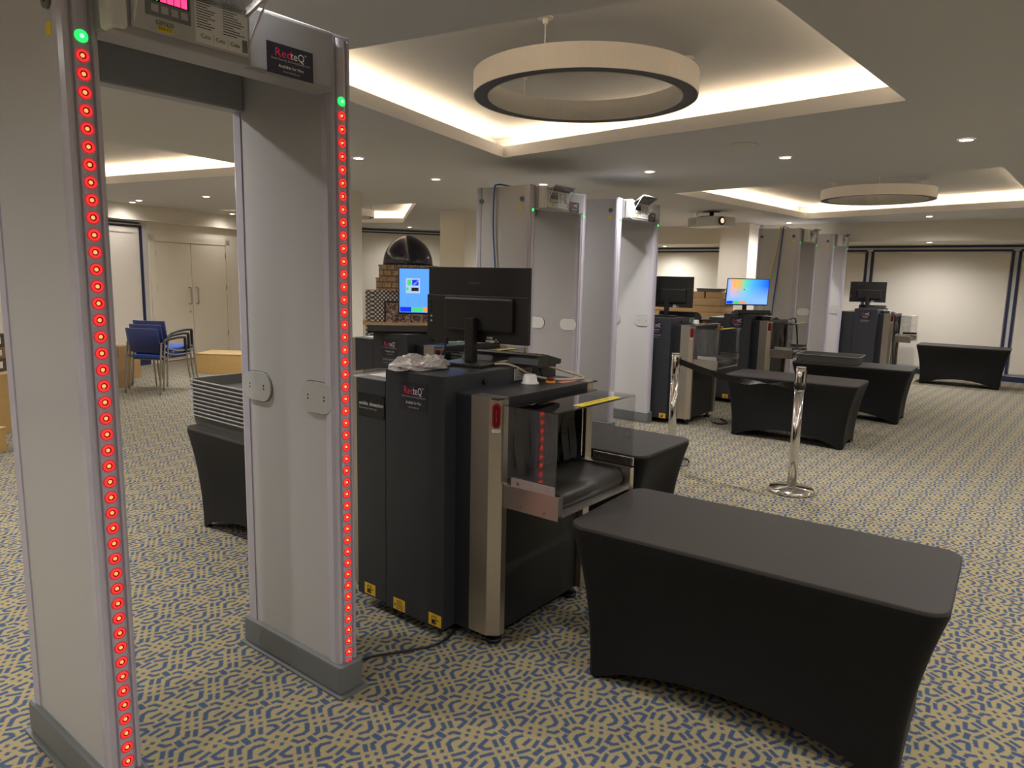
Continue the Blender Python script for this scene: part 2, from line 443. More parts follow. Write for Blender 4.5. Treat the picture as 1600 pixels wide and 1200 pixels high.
def ceiling():
    mb = MB(); bm = mb.bm
    big = [(4.4, -4.2), (4.4, 14), (-13, 14), (-13, -4.2)]
    loops = [[Vector((*p, 0)) for p in l] for l in [big]+COFFERS]
    flat = [p for l in loops for p in l]
    vs = [bm.verts.new((p.x, p.y, CZ)) for p in flat]
    fs = [bm.faces.new([vs[i] for i in t]) for t in geometry.tessellate_polygon(loops)]
    mb._tag(fs, 'ceiling_paint')
    for c in COFFERS:
        r = [(c, CZ), (c, CZ+.085), (offset(c, .022), CZ+.085), (offset(c, .022), CZ+.012), (offset(c, .22), CZ+.012), (offset(c, .22), UZ)]
        mb.rings([[(x, y, z) for x, y in p] for p, z in r], 'ceiling_paint', smooth=False, caps=False)
        mb.quad([(x, y, UZ) for x, y in offset(c, .22)], 'ceiling_paint')
    return struct(mb.build('ceiling'))
ceiling()
# roof slab above, so that no light leaks in
mb = MB(); mb.box((-13.2, -4.4, 2.9), (4.6, 14.2, 3.0), 'ceiling_paint'); struct(mb.build('ceiling_slab'))
COVE_LABELS = ['warm cove light strip in the nearest large ceiling recess', 'warm cove light strip in the far right ceiling recess',
               'warm cove light strip in the ceiling recess seen through the nearest gate', 'warm cove light strip in the small far recess above the tiled oven',
               'added unseen cove light strip behind the viewer, lighting the gate sides', 'added unseen cove light strip to the right of the viewer']
for c, lb in zip(COFFERS, COVE_LABELS):
    mb = MB(); a, b = offset(c, .06), offset(c, .10)
    z = CZ+.066
    mb.rings([[(x, y, z) for x, y in a], [(x, y, z+.012) for x, y in a], [(x, y, z+.012) for x, y in b], [(x, y, z) for x, y in b], [(x, y, z) for x, y in a]], 'cove_led', smooth=False, caps=False)
    tag(mb.build('cove_light_strip'), lb, 'light', 'cove light strips in the ceiling recesses')
# bulkheads
mb = MB(); mb.box((-9.6, 12.46, 2.155), (4.2, 13.8, CZ), 'wall_paint'); struct(mb.build('trim_1'))
def along(p, q, t): return (p[0]+(q[0]-p[0])*t, p[1]+(q[1]-p[1])*t)
WL0, WL1 = ROOM[4], ROOM[3]
def on_left(y, off=0.):
    t = (y-WL0[1])/(WL1[1]-WL0[1]); p = Vector(along(WL0, WL1, t)); d = (Vector(WL1)-Vector(WL0)).normalized()
    return p + Vector((d.y, -d.x))*off          # off > 0 goes into the room
def left_strip(mb, y0, y1, z0, z1, t, m, off=0.):
    a, b, c, d = on_left(y0, off), on_left(y1, off), on_left(y1, off+t), on_left(y0, off+t)
    mb.prism([tuple(a), tuple(b), tuple(c), tuple(d)], 'z', z0, z1, m)
mb = MB(); left_strip(mb, -4, 9.3, 2.235, CZ, .12, 'wall_paint'); left_strip(mb, -4, 9.3, 2.215, 2.236, .14, 'card_dark' if False else 'wall_paint'); struct(mb.build('trim_2'))
# far wall: navy double lines round the roller blinds
FX = [3.36, 1.25, -.86, -2.97, -5.08, -7.19, -9.2]
mb = MB()
mb.box((-9.6, 13.775, 2.118), (4.2, 13.80, 2.148), 'navy_trim'); mb.box((-9.6, 13.78, 2.085), (4.2, 13.80, 2.118), 'pale_trim')
for x0, x1 in zip(FX[1:], FX[:-1]): mb.box((x0+.05, 13.775, 2.055), (x1-.05, 13.80, 2.085), 'navy_trim')
for x in FX:
    mb.box((x-.026, 13.78, .10), (x+.026, 13.80, 2.055), 'pale_trim')
    for s in (-1, 1): mb.box((x+s*.043-.018, 13.772, .12), (x+s*.043+.018, 13.80, 2.06), 'navy_trim')
struct(mb.build('trim_3'))
mb = MB(); mb.box((-9.6, 13.78, 0), (4.2, 13.80, .085), 'navy_trim'); struct(mb.build('baseboard_far'))
BL = {2: 'plain roller blind on the far wall at the right edge behind the last table', 3: 'wide roller blind on the far wall behind the far right monitor and table',
      4: 'roller blind on the far wall just right of the farthest gate', 6: 'warm lit roller blind on the far wall above the stacked cardboard boxes'}
for i, (x0, x1) in enumerate(zip(FX[1:], FX[:-1])):
    if i+1 not in BL: continue
    o = empty('roller_blind', ((x0+x1)/2, 13.8, .12), BL[i+1], 'blind', 'roller blinds on the far wall'); h = (x1-x0)/2-.075
    mb = MB(); mb.box((-h, -.016, .03), (h, -.010, 1.93), 'blind_fabric'); mb.build('blind_cloth', o)
    mb = MB(); mb.cyl((-h, -.02, 1.915), (h, -.02, 1.915), .017, 'blind_fabric'); mb.build('roller', o)
    mb = MB(); mb.box((-h, -.02, 0), (h, -.006, .03), 'pale_trim'); mb.build('bottom_bar', o)
# left wall: roller blind, cupboard doors
mb = MB()
left_strip(mb, 1.2, 5.19, 2.165, 2.19, .03, 'navy_trim'); left_strip(mb, 1.2, 5.19, 2.145, 2.165, .02, 'pale_trim'); left_strip(mb, 1.2, 5.23, 2.12, 2.145, .03, 'navy_trim')
left_strip(mb, 5.20, 5.23, .0, 2.12, .03, 'navy_trim'); left_strip(mb, 5.23, 5.32, 0, 2.19, .02, 'pale_trim')
struct(mb.build('trim_4'))
mb = MB(); left_strip(mb, 4.6, 5.27, 0, .11, .035, 'navy_trim'); left_strip(mb, 5.33, 9.2, 0, .02, .012, 'card_dark'); struct(mb.build('baseboard_left'))
mb = MB(); left_strip(mb, 1.3, 5.17, .12, 2.115, .012, 'blind_fabric', .004)
bl = empty('roller_blind', (*on_left(3.2), 0), 'roller blind on the left wall behind the stacked blue chairs', 'blind')
b = mb.build('blind_cloth', bl); b.matrix_parent_inverse = Matrix.Translation(-bl.location)
mb = MB(); left_strip(mb, 4.0, 5.08, 2.03, 2.045, .012, 'pale_trim', .017); b = mb.build('bottom_bar', bl); b.matrix_parent_inverse = Matrix.Translation(-bl.location)
dr = empty('door_1', (*on_left(6.0), 0), None, None); dr['kind'] = 'structure'
def dpart(mb, name, par=None):
    o = mb.build(name, dr); o.matrix_parent_inverse = Matrix.Translation(-dr.location); return o
mb = MB()
left_strip(mb, 5.36, 5.45, 0, 2.02, .03, 'cream_door'); left_strip(mb, 6.885, 6.98, 0, 2.02, .03, 'cream_door'); left_strip(mb, 5.36, 6.98, 1.925, 2.02, .03, 'cream_door')
dpart(mb, 'door_frame')
for y0, y1 in ((5.456, 6.137), (6.147, 6.88)):
    mb = MB(); left_strip(mb, y0, y1, .02, 1.918, .018, 'cream_door'); leaf = dpart(mb, 'door_leaf')
    yh = 6.07 if y0 < 5.5 else 6.215
    mb = MB(); p = on_left(yh, .07); q = on_left(yh, .015)
    mb.tube([(*q, .93), (*p, .94), (*p, 1.0), (*p, 1.13), (*p, 1.19), (*q, 1.20)], .011, 'handle_steel'); dpart(mb, 'door_handle')
    yq = y0-.002 if y0 < 5.5 else y1+.002
    for z in (.35, 1.15, 1.7): mb = MB(); a = on_left(yq, .02); mb.cyl((*a, z), (*a, z+.09), .008, 'screw'); dpart(mb, 'hinge')
mb = MB(); a = on_left(6.08, .02); c = on_left(6.08, .03); mb.cyl((*a, .80), (*c, .80), .012, 'handle_steel'); dpart(mb, 'lock')
# corner wall top lines
def on_corner(t, off): 
    p = Vector(along(ROOM[3], ROOM[2], t)); d = (Vector(ROOM[2])-Vector(ROOM[3])).normalized(); return p+Vector((d.y, -d.x))*off
mb = MB()
for z0, z1, m in ((2.405, 2.43, 'navy_trim'), (2.38, 2.405, 'pale_trim'), (2.355, 2.38, 'navy_trim')):
    a, b, c, d = on_corner(0, 0), on_corner(1, 0), on_corner(1, .03), on_corner(0, .03); mb.prism([tuple(a), tuple(b), tuple(c), tuple(d)], 'z', z0, z1, m)
struct(mb.build('trim_5'))
# columns
def column(x0, x1, y0, y1, label):
    mb = MB(); mb.box((x0, y0, 0), (x1, y1, CZ), 'wall_paint'); o = mb.build('column'); tag(o, label, 'column'); o['kind'] = 'structure'
column(-7.34, -6.84, 5.22, 5.72, 'cream square column just right of the nearest gate')
column(-7.75, -7.25, 8.0, 8.5, 'cream square column between the tiled oven and the second gate')
column(-4.93, -4.43, 11.9, 12.4, 'cream square column behind the far monitor with the coloured screen')

# ================================================================== LIGHTS
def ring_lamp(cx, cy, label):
    o = empty('ring_lamp', (cx, cy, 2.42), label, 'ceiling lamp', 'suspended ring lamps')
    mb = MB(); mb.lathe([(.58, 0), (.58, .11), (.50, .11), (.50, 0), (.505, 0), (.505, .105), (.575, .105), (.575, 0), (.58, 0)], (0, 0, 0), 'lamp_white', 72, smooth=False, caps=False)
    mb.build('lamp_body', o)
    mb = MB(); mb.lathe([(.574, .004), (.506, .004), (.506, .012), (.574, .012), (.574, .004)], (0, 0, 0), 'lamp_dark', 72, smooth=False, caps=False); mb.build('diffuser', o)
    for k in range(3):
        a = math.radians(-85+120*k+8); x, y = .54*math.cos(a), .54*math.sin(a); zt = UZ-2.42
        mb = MB(); mb.lathe([(.035, zt-.008), (.035, zt-.001)], (x, y, 0), 'plate_white', 20); mb.lathe([(.012, zt-.03), (.012, zt-.008)], (x, y, 0), 'plate_white', 12); mb.build('canopy', o)
        mb = MB(); mb.cyl((x, y, .105), (x, y, zt-.02), .0035 if k != 1 else .007, 'plate_white', 8); mb.build('hanging_wire', o)
    return o
ring_lamp(-2.15, 3.29, 'large white ring lamp hung in the nearest ceiling recess')
ring_lamp(-1.90, 8.90, 'white ring lamp hung in the far right ceiling recess')
ring_lamp(-9.85, 7.75, 'ring lamp in the small far recess above the tiled oven')
DL = {}
def downlight(x, y, label=None, z=CZ, e=1.):
    o = empty('downlight', (x, y, z), label or 'unseen round ceiling downlight, many of this set added for light', 'ceiling light', 'recessed downlights' if label else 'recessed downlights above and behind the viewer')
    mb = MB(); mb.lathe([(.052, -.001), (.052, -.005), (.040, -.006), (.040, -.001)], (0, 0, 0), 'plate_white', 24, caps=False); mb.build('trim_ring', o)
    mb = MB(); mb.lathe([(.0005, -.002), (.041, -.002), (.041, -.0035), (.0005, -.0035)], (0, 0, 0), 'downlight_glow', 24, caps=False); mb.build('lens', o)
    ld = bpy.data.lights.new('lamp', 'SPOT'); ld.energy = SPOT_W*e; ld.color = WARM; ld.spot_size = math.radians(164); ld.spot_blend = 1.; ld.shadow_soft_size = .04
    lo = bpy.data.objects.new('lamp', ld); COL.objects.link(lo); lo.parent = o; lo.location = (0, 0, -.012)
for x, y, lb in [(-.706, 5.671, 'round downlight nearest the right edge of the ceiling, alone in the grey'), (-1.911, 5.779, 'round downlight between the two big ceiling recesses, right of the ceiling speaker'),
                 (-3.149, 5.924, 'round downlight in front of the third gate'), (-4.513, 6.188, 'round downlight just above the control box of the second gate'),
                 (-5.236, 5.338, 'round downlight left of the second gate'), (-4.879, 4.05, 'round downlight beside the right post of the nearest gate'),
                 (-3.836, 12.026, 'round downlight above the fourth gate'), (-1.789, 11.611, 'round downlight beyond the far right recess'),
                 (-10.964, 10.419, 'round downlight above the dark dome of the oven'), (-9.167, 5.057, 'round downlight seen through the gate above the cupboard doors'),
                 (-10.62, 4.853, 'nearer of the close pair of downlights seen through the gate'), (-11.00, 4.93, 'farther of the close pair of downlights seen through the gate'),
                 (-11.5, 6.80, 'round downlight beside the right leg of the nearest gate, over the doors')]:
    downlight(x, y, lb, e=.18 if x < -10.5 and y < 8 else 1.5 if y > 11.5 or abs(x+9.167) < .01 else 1.)
downlight(-1.941, 12.85, 'round downlight in the lower soffit over the far wall blinds', 2.155, 1.3)
downlight(-6.6, 13.2, 'round downlight in the lower soffit above the warm lit blind', 2.155, 1.2)
for x, y in [(.5, 2.), (.5, 3.4), (.5, 5.0), (-1.90, 1.1), (-2.7, -.75), (-1.2, -1.0), (-3.15, 1.0), (-4.4, 1.0), (-5.4, 1.2), (-7.2, .9), (.6, .4), (.6, 7.5), (.6, 9.2), (.6, 10.8), (1.6, 12), (-4.9, 8.0), (-6.5, 9.3), (-8.6, 11.5), (-6.5, 11.4), (-8.4, 5.6), (-7.4, 5.0), (-9.3, 2.3), (-4.72, 11.0), (-5.5, 9.6), (-5.2, -1.2), (-6.5, -1), (2.6, 7)]:  # all out of sight; many added to brighten gate sides, column and far walls
    downlight(x, y, e=1.2 if (x, y) == (-5.5, 9.6) else 1.)
# ceiling speaker and projector
o = MB().lathe([(.085, -.004), (.095, -.003), (.095, -.0005)], (0, 0, 0), 'pale_trim', 32).build('ceiling_speaker', None, (-1.98, 5.1, CZ)); tag(o, 'flat round ceiling speaker between the two large recesses', 'speaker')
def projector():
    o = empty('projector', (-4.17, 9.72, 2.235), 'white projector hung under the ceiling right of the third gate', 'projector', None, math.radians(-22))
    mb = MB(); mb.box((-.27, -.19, 0), (.27, .19, .135), 'off_white', .018); mb.build('body', o)
    mb = MB(); mb.cyl((.271, -.08, .07), (.285, -.08, .07), .058, 'black_plastic', 28); mb.cyl((.285, -.08, .07), (.288, -.08, .07), .034, 'chrome', 24); mb.build('lens', o)
    for y0 in (-.193,):
        mb = MB()
        for k in range(7): mb.box((-.22+k*.018, y0, .03), (-.21+k*.018, y0+.004, .105), 'pale_trim')
        mb.build('vent_grille', o)
    mb = MB(); mb.cyl((0, 0, .135), (0, 0, .215), .03, 'black_plastic'); mb.box((-.12, -.11, .135), (.12, .11, .15), 'black_plastic', .005); mb.box((-.08, -.08, .203), (.08, .08, .214), 'black_plastic'); mb.build('ceiling_mount', o)
    mb = MB(); mb.tube([(-.2, .05, .135), (-.26, .08, .17), (-.32, .06, .16), (-.33, .03, .213)], .008, 'white_plastic'); mb.build('cable', o)
projector()

# ================================================================== METAL DETECTOR GATES
GW = .763
def oval(cx, cz, w, h, n=10):
    r = h/2; a = w/2-r
    return [(cx+a+r*math.cos(t), cz+r*math.sin(t)) for t in [-PI/2+PI*i/n for i in range(n+1)]] + [(cx-a+r*math.cos(t), cz+r*math.sin(t)) for t in [PI/2+PI*i/n for i in range(n+1)]]
STRIP = [(-.055, -.040), (-.022, -.044), (-.007, -.038), (-.003, -.031), (-.003, -.026), (-.010, -.023), (-.010, -.020), (-.002, -.016), (0, -.008), (0, .008), (-.002, .016), (-.010, .020), (-.010, .023), (-.003, .026), (-.003, .031), (-.007, .038), (-.022, .044), (-.055, .040)]
def led_mesh(kind):
    mb = MB(); n = 14
    c = lambda r, x: [(x, r*math.cos(2*PI*i/n), r*math.sin(2*PI*i/n)) for i in range(n)]
    if kind == 'red':
        mb.rings([c(.0135, .0006), c(.0130, .0012), c(.0085, .0016)], 'led_red', caps=False); mb.rings([c(.0172, -.0005), c(.0165, .0004), c(.0134, .0006)], 'led_halo', caps=False)
        mb.rings([c(.0085, .0016), c(.0048, .0004)], 'lamp_red', caps=False)
        mb.rings([c(.0048, .0004), c(.0036, .0030), c(.0010, .0042)], 'led_core', caps=False); mb.quad(c(.0010, .0042), 'led_core')
    else:
        mb.rings([c(.016, -.0005), c(.013, .002), c(.005, .0035)], 'led_green', caps=False); mb.rings([c(.0055, .0034), c(.003, .0045)], 'led_mint', caps=False); mb.quad(c(.003, .0045), 'led_mint')
    return mb
LEDM = {}
def led(kind, parent, z):
    if kind not in LEDM:
        o = led_mesh(kind).build('led', parent); LEDM[kind] = o.data
    else:
        o = bpy.data.objects.new('led', LEDM[kind]); COL.objects.link(o); o.parent = parent
    o.location = (0, 0, z)
    if kind == 'green': o['label'] = 'green status light at the top of the strip'
    return o
def redteq(parent, M, w, h, bg='sticker_navy', name='hire_sticker'):
    s = plate(M, w, h, .0008, bg).build(name, parent)
    k = h/.085
    M2 = M @ Matrix.Translation((0, 0, .0009))
    text('lettering', [('Red', .032*k, w*.16, h*.70, 'red_ink', 'LEFT', w*.34), ('teQ', .032*k, w*.50, h*.70, 'white_ink', 'LEFT', w*.30), ('\u00ae', .008*k, w*.81, h*.82, 'white_ink', 'LEFT'),
                       ('Event Security Screening Equipment', .0085*k, w*.09, h*.50, 'grey_ink', 'LEFT', w*.83),
                       ('Available for Hire', .0125*k, w*.24, h*.29, 'white_ink', 'LEFT', w*.54), ('www.RedteQ.com', .0085*k, w*.33, h*.13, 'grey_ink', 'LEFT', w*.37)], M2, s)
    return s
def make_gate(loc, label, red, plates, lid, cover_mat='smoky'):
    g = empty('metal_detector_gate', (*loc, 0), label, 'security gate', 'walk-through metal detector gates')
    for side, y in (('l', 0.), ('r', GW)):
        mb = MB(); mb.box((-.527, y-.036, .10), (-.053, y+.036, 2.235), 'gate_panel', .004)
        p = mb.build('side_panel', g)
        mb = MB(); mb.box((-.60, y-.052, .008), (.016, y+.052, .118), 'gate_base', .014, seg=3); mb.box((-.615, y-.062, 0), (.03, y+.062, .010), 'gate_base', .003); mb.build('base', g)
        for s in (1, -1):
            mb = MB(); pts = [(x if s == 1 else -.58-x, yy) for x, yy in STRIP]
            mb.prism(pts, 'z', .118, 2.225, 'gate_strip'); mb.box((-.05 if s == 1 else -.58, -.038, 2.225), (-.004 if s == 1 else -.53, .038, 2.238), 'gate_strip', .004)
            st = mb.build('light_strip', g, (0, y, 0))
            if s == 1:
                if red:
                    for k in range(1, 47): led('red', st, 2.035-k*.0418)
                led('green', st, 2.037)
        if side == 'l':
            for x in (-.085, -.525):
                mb = MB(); mb.cyl((x, y-.036, 2.125), (x, y-.044, 2.125), .022, 'gate_base'); mb.cyl((x, y-.044, 2.125), (x, y-.046, 2.125), .008, 'black_plastic', 12); mb.build('cover_screw', p)
            mb = MB(); mb.box((-.105, y-.0372, 2.045), (-.075, y-.036, 2.075), 'bright_yellow'); mb.build('warning_label', p)
        else:
            for k, x in enumerate((-.465, -.105)):
                m = 'plate_white' if plates else 'plate_grey'
                mb = MB(); mb.prism(oval(x, 1.07, .178, .108), 'y', y-.044, y-.036, m); mb.prism(oval(x, 1.07, .185, .115), 'y', y-.0372, y-.036, 'gate_base')
                if not plates:
                    for dx in (-.045, .045):
                        for dz in (-.006, .006): mb.cyl((x+dx, y-.044, 1.07+dz), (x+dx, y-.0448, 1.07+dz), .0035, 'black_ink', 8)
                mb.build('cover_plate', p)
    mb = MB(); mb.box((-.06, .03, 2.052), (.03, .712, 2.228), 'gate_dark', .012, seg=3); fb = mb.build('front_crossbar', g)
    redteq(g, face_frame((.0302, .476, 2.060), (0, 1, 0), (0, 0, 1)), .157, .085)
    mb = MB(); mb.box((-.565, .036, 2.058), (-.50, .727, 2.22), 'gate_dark', .008); mb.box((-.50, .036, 2.19), (-.06, .727, 2.215), 'gate_dark'); mb.build('rear_crossbar', g)
    # control unit
    cu = MB(); cu.box((.028, .040, 2.046), (.082, .395, 2.222), 'gate_dark', .008); cu = cu.build('control_unit', g)
    mb = MB(); mb.box((.030, .028, 2.052), (.096, .068, 2.226), 'off_white', .012, seg=3); mb.build('end_cap', cu)
    mb = MB(); mb.box((.082, .078, 2.064), (.0865, .386, 2.205), 'plate_grey', .002); fr = mb.build('front_plate', cu)
    F = face_frame((.0866, 0, 0), (0, 1, 0), (0, 0, 1))
    mb = MB(); plate(F @ Matrix.Translation((.112, 2.102, 0)), .113, .084, .0008, 'keypad_grey', mb)
    plate(F @ Matrix.Translation((.126, 2.136, .0008)), .094, .030, .001, 'lcd_black', mb)
    if red:
        for k in range(4):
            for b in range(7): plate(F @ Matrix.Translation((.149+k*.0172, 2.1385+b*.0036, .0018)), .0148, .0030, .0004, 'digit_red', mb)
        plate(F @ Matrix.Translation((.131, 2.139, .0018)), .011, .009, .0004, 'digit_green', mb)
    for k in range(4): plate(F @ Matrix.Translation((.126+k*.0245, 2.112, .0008)), .017, .017, .0012, 'plate_grey', mb)
    mb.build('keypad', cu)
    text('lettering', [('02PN20', .014, .157, 2.089, 'black_ink', 'CENTER', .044), ('BRAVO', .012, .157, 2.0765, 'black_ink', 'CENTER', .032)], F @ Matrix.Translation((0, 0, .0012)), cu)
    mb = MB(); plate(F @ Matrix.Translation((.139, 2.0705, 0)), .037, .0125, .001, 'bright_yellow', mb); mb.build('yellow_sticker', cu)
    mb = MB(); plate(F @ Matrix.Translation((.236, 2.070, 0)), .146, .128, .0006, 'paper', mb)
    for c0, n in ((.240, 14), (.312, 14)):
        for k in range(n):
            wd = .062*random.uniform(.6, 1.) if k % 5 else .03
            plate(F @ Matrix.Translation((c0, 2.188-k*.0063, .0006)), wd, .0022, .0003, 'dark_text', mb)
    for k in range(3): plate(F @ Matrix.Translation((.284+k*.041, 2.073, .0006)), .0006, .024, .0003, 'dark_text', mb)
    mb.build('instruction_label', cu)
    text('lettering', [('Ceia', .015, .262+k*.041, 2.087, 'black_ink', 'CENTER', .026) for k in range(3)], F @ Matrix.Translation((0, 0, .001)), cu)
    mb = MB(); mb.box((.086, .3655, 2.074), (.0885, .380, 2.106), 'keypad_grey', .001); mb.build('latch', cu)
    # flip-up lid
    x1, z1, zh = lid
    mb = MB(); a, b = Vector((.088, zh)), Vector((.088+x1, zh+z1)); n = Vector((-(b-a).y, (b-a).x)).normalized()*.004
    mb.prism([tuple(a), tuple(b), tuple(b+n), tuple(a+n)], 'y', .085, .380, cover_mat)
    for p, q in (((a, .085), (b, .085)), ((b, .085), (b, .380)), ((b, .380), (a, .380))):
        mb.cyl((p[0].x, p[1], p[0].y), (q[0].x, q[1], q[0].y), .0045, 'off_white', 8)
    mb.build('flip_cover', cu)
    mb = MB(); mb.tube([(.088, .083, zh-.09), (.115, .083, zh-.04), (b.x-.015, .083, b.y-.006)], .003, 'off_white', 6); mb.build('lid_stay', cu); mb = MB(); mb.tube([(.088, .384, zh-.09), (.115, .384, zh-.04), (b.x-.015, .384, b.y-.006)], .003, 'off_white', 6); mb.build('lid_stay', cu)
    return g
make_gate((-1.92, .765), 'nearest walk-through metal detector gate with glowing red light strips', True, False, (.115, .034, 2.168))
make_gate((-3.58, 4.775), 'metal detector gate behind the big black monitor, with a blue cable over its top', False, True, (.07, .035, 2.20))
make_gate((-3.44, 5.945), 'metal detector gate with a raised clear lid, just left of the ceiling projector', False, False, (.10, .06, 2.20))
make_gate((-3.10, 10.27), 'metal detector gate with yellow and blue cables hanging down its outer side', False, True, (.07, .03, 2.20))
make_gate((-3.01, 11.62), 'farthest metal detector gate, in front of the blue lined far wall', False, False, (.06, .045, 2.20))
def cable(name, pts, r, m, label, cat='cable', group=None):
    o = MB().tube(pts, r, m).build(name); tag(o, label, cat, group); return o
cable('network_cable', [(-3.98, 5.3, 2.243), (-3.96, 4.95, 2.262), (-3.95, 4.76, 2.255), (-3.95, 4.724, 2.20), (-3.955, 4.722, 1.9), (-3.92, 4.724, 1.4), (-3.93, 4.724, .6), (-3.9, 4.70, .006)], .006, 'blue_cable', 'blue cable hanging down the outer side of the gate with white oval plates')
cable('network_cable', [(-3.35, 10.6, 2.243), (-3.34, 10.35, 2.262), (-3.33, 10.22, 2.25), (-3.335, 10.215, 2.15), (-3.37, 10.222, 1.6), (-3.39, 10.20, 1.2), (-3.38, 10.1, .55), (-3.4, 10.0, .006)], .008, 'blue_cable', 'dark blue cable hanging beside a yellow one on the fourth gate')
cable('power_cable', [(-3.5, 10.7, 2.243), (-3.42, 10.4, 2.262), (-3.37, 10.222, 2.252), (-3.37, 10.215, 2.1), (-3.45, 10.215, 1.6), (-3.50, 10.15, 1.1), (-3.52, 10.1, .4), (-3.5, 10.0, .006)], .007, 'yellow_cable', 'yellow cable hanging beside a dark blue one on the fourth gate')
cable('power_cable', [(-2.02, 1.60, .007), (-2.045, 1.70, .007), (-1.99, 1.80, .007), (-1.95, 1.87, .007), (-1.91, 1.95, .007), (-1.91, 2.04, .007), (-1.95, 2.14, .007), (-2.0, 2.3, .007)], .005, 'black_plastic', 'thin black cable on the carpet between the nearest gate and the near scanner')

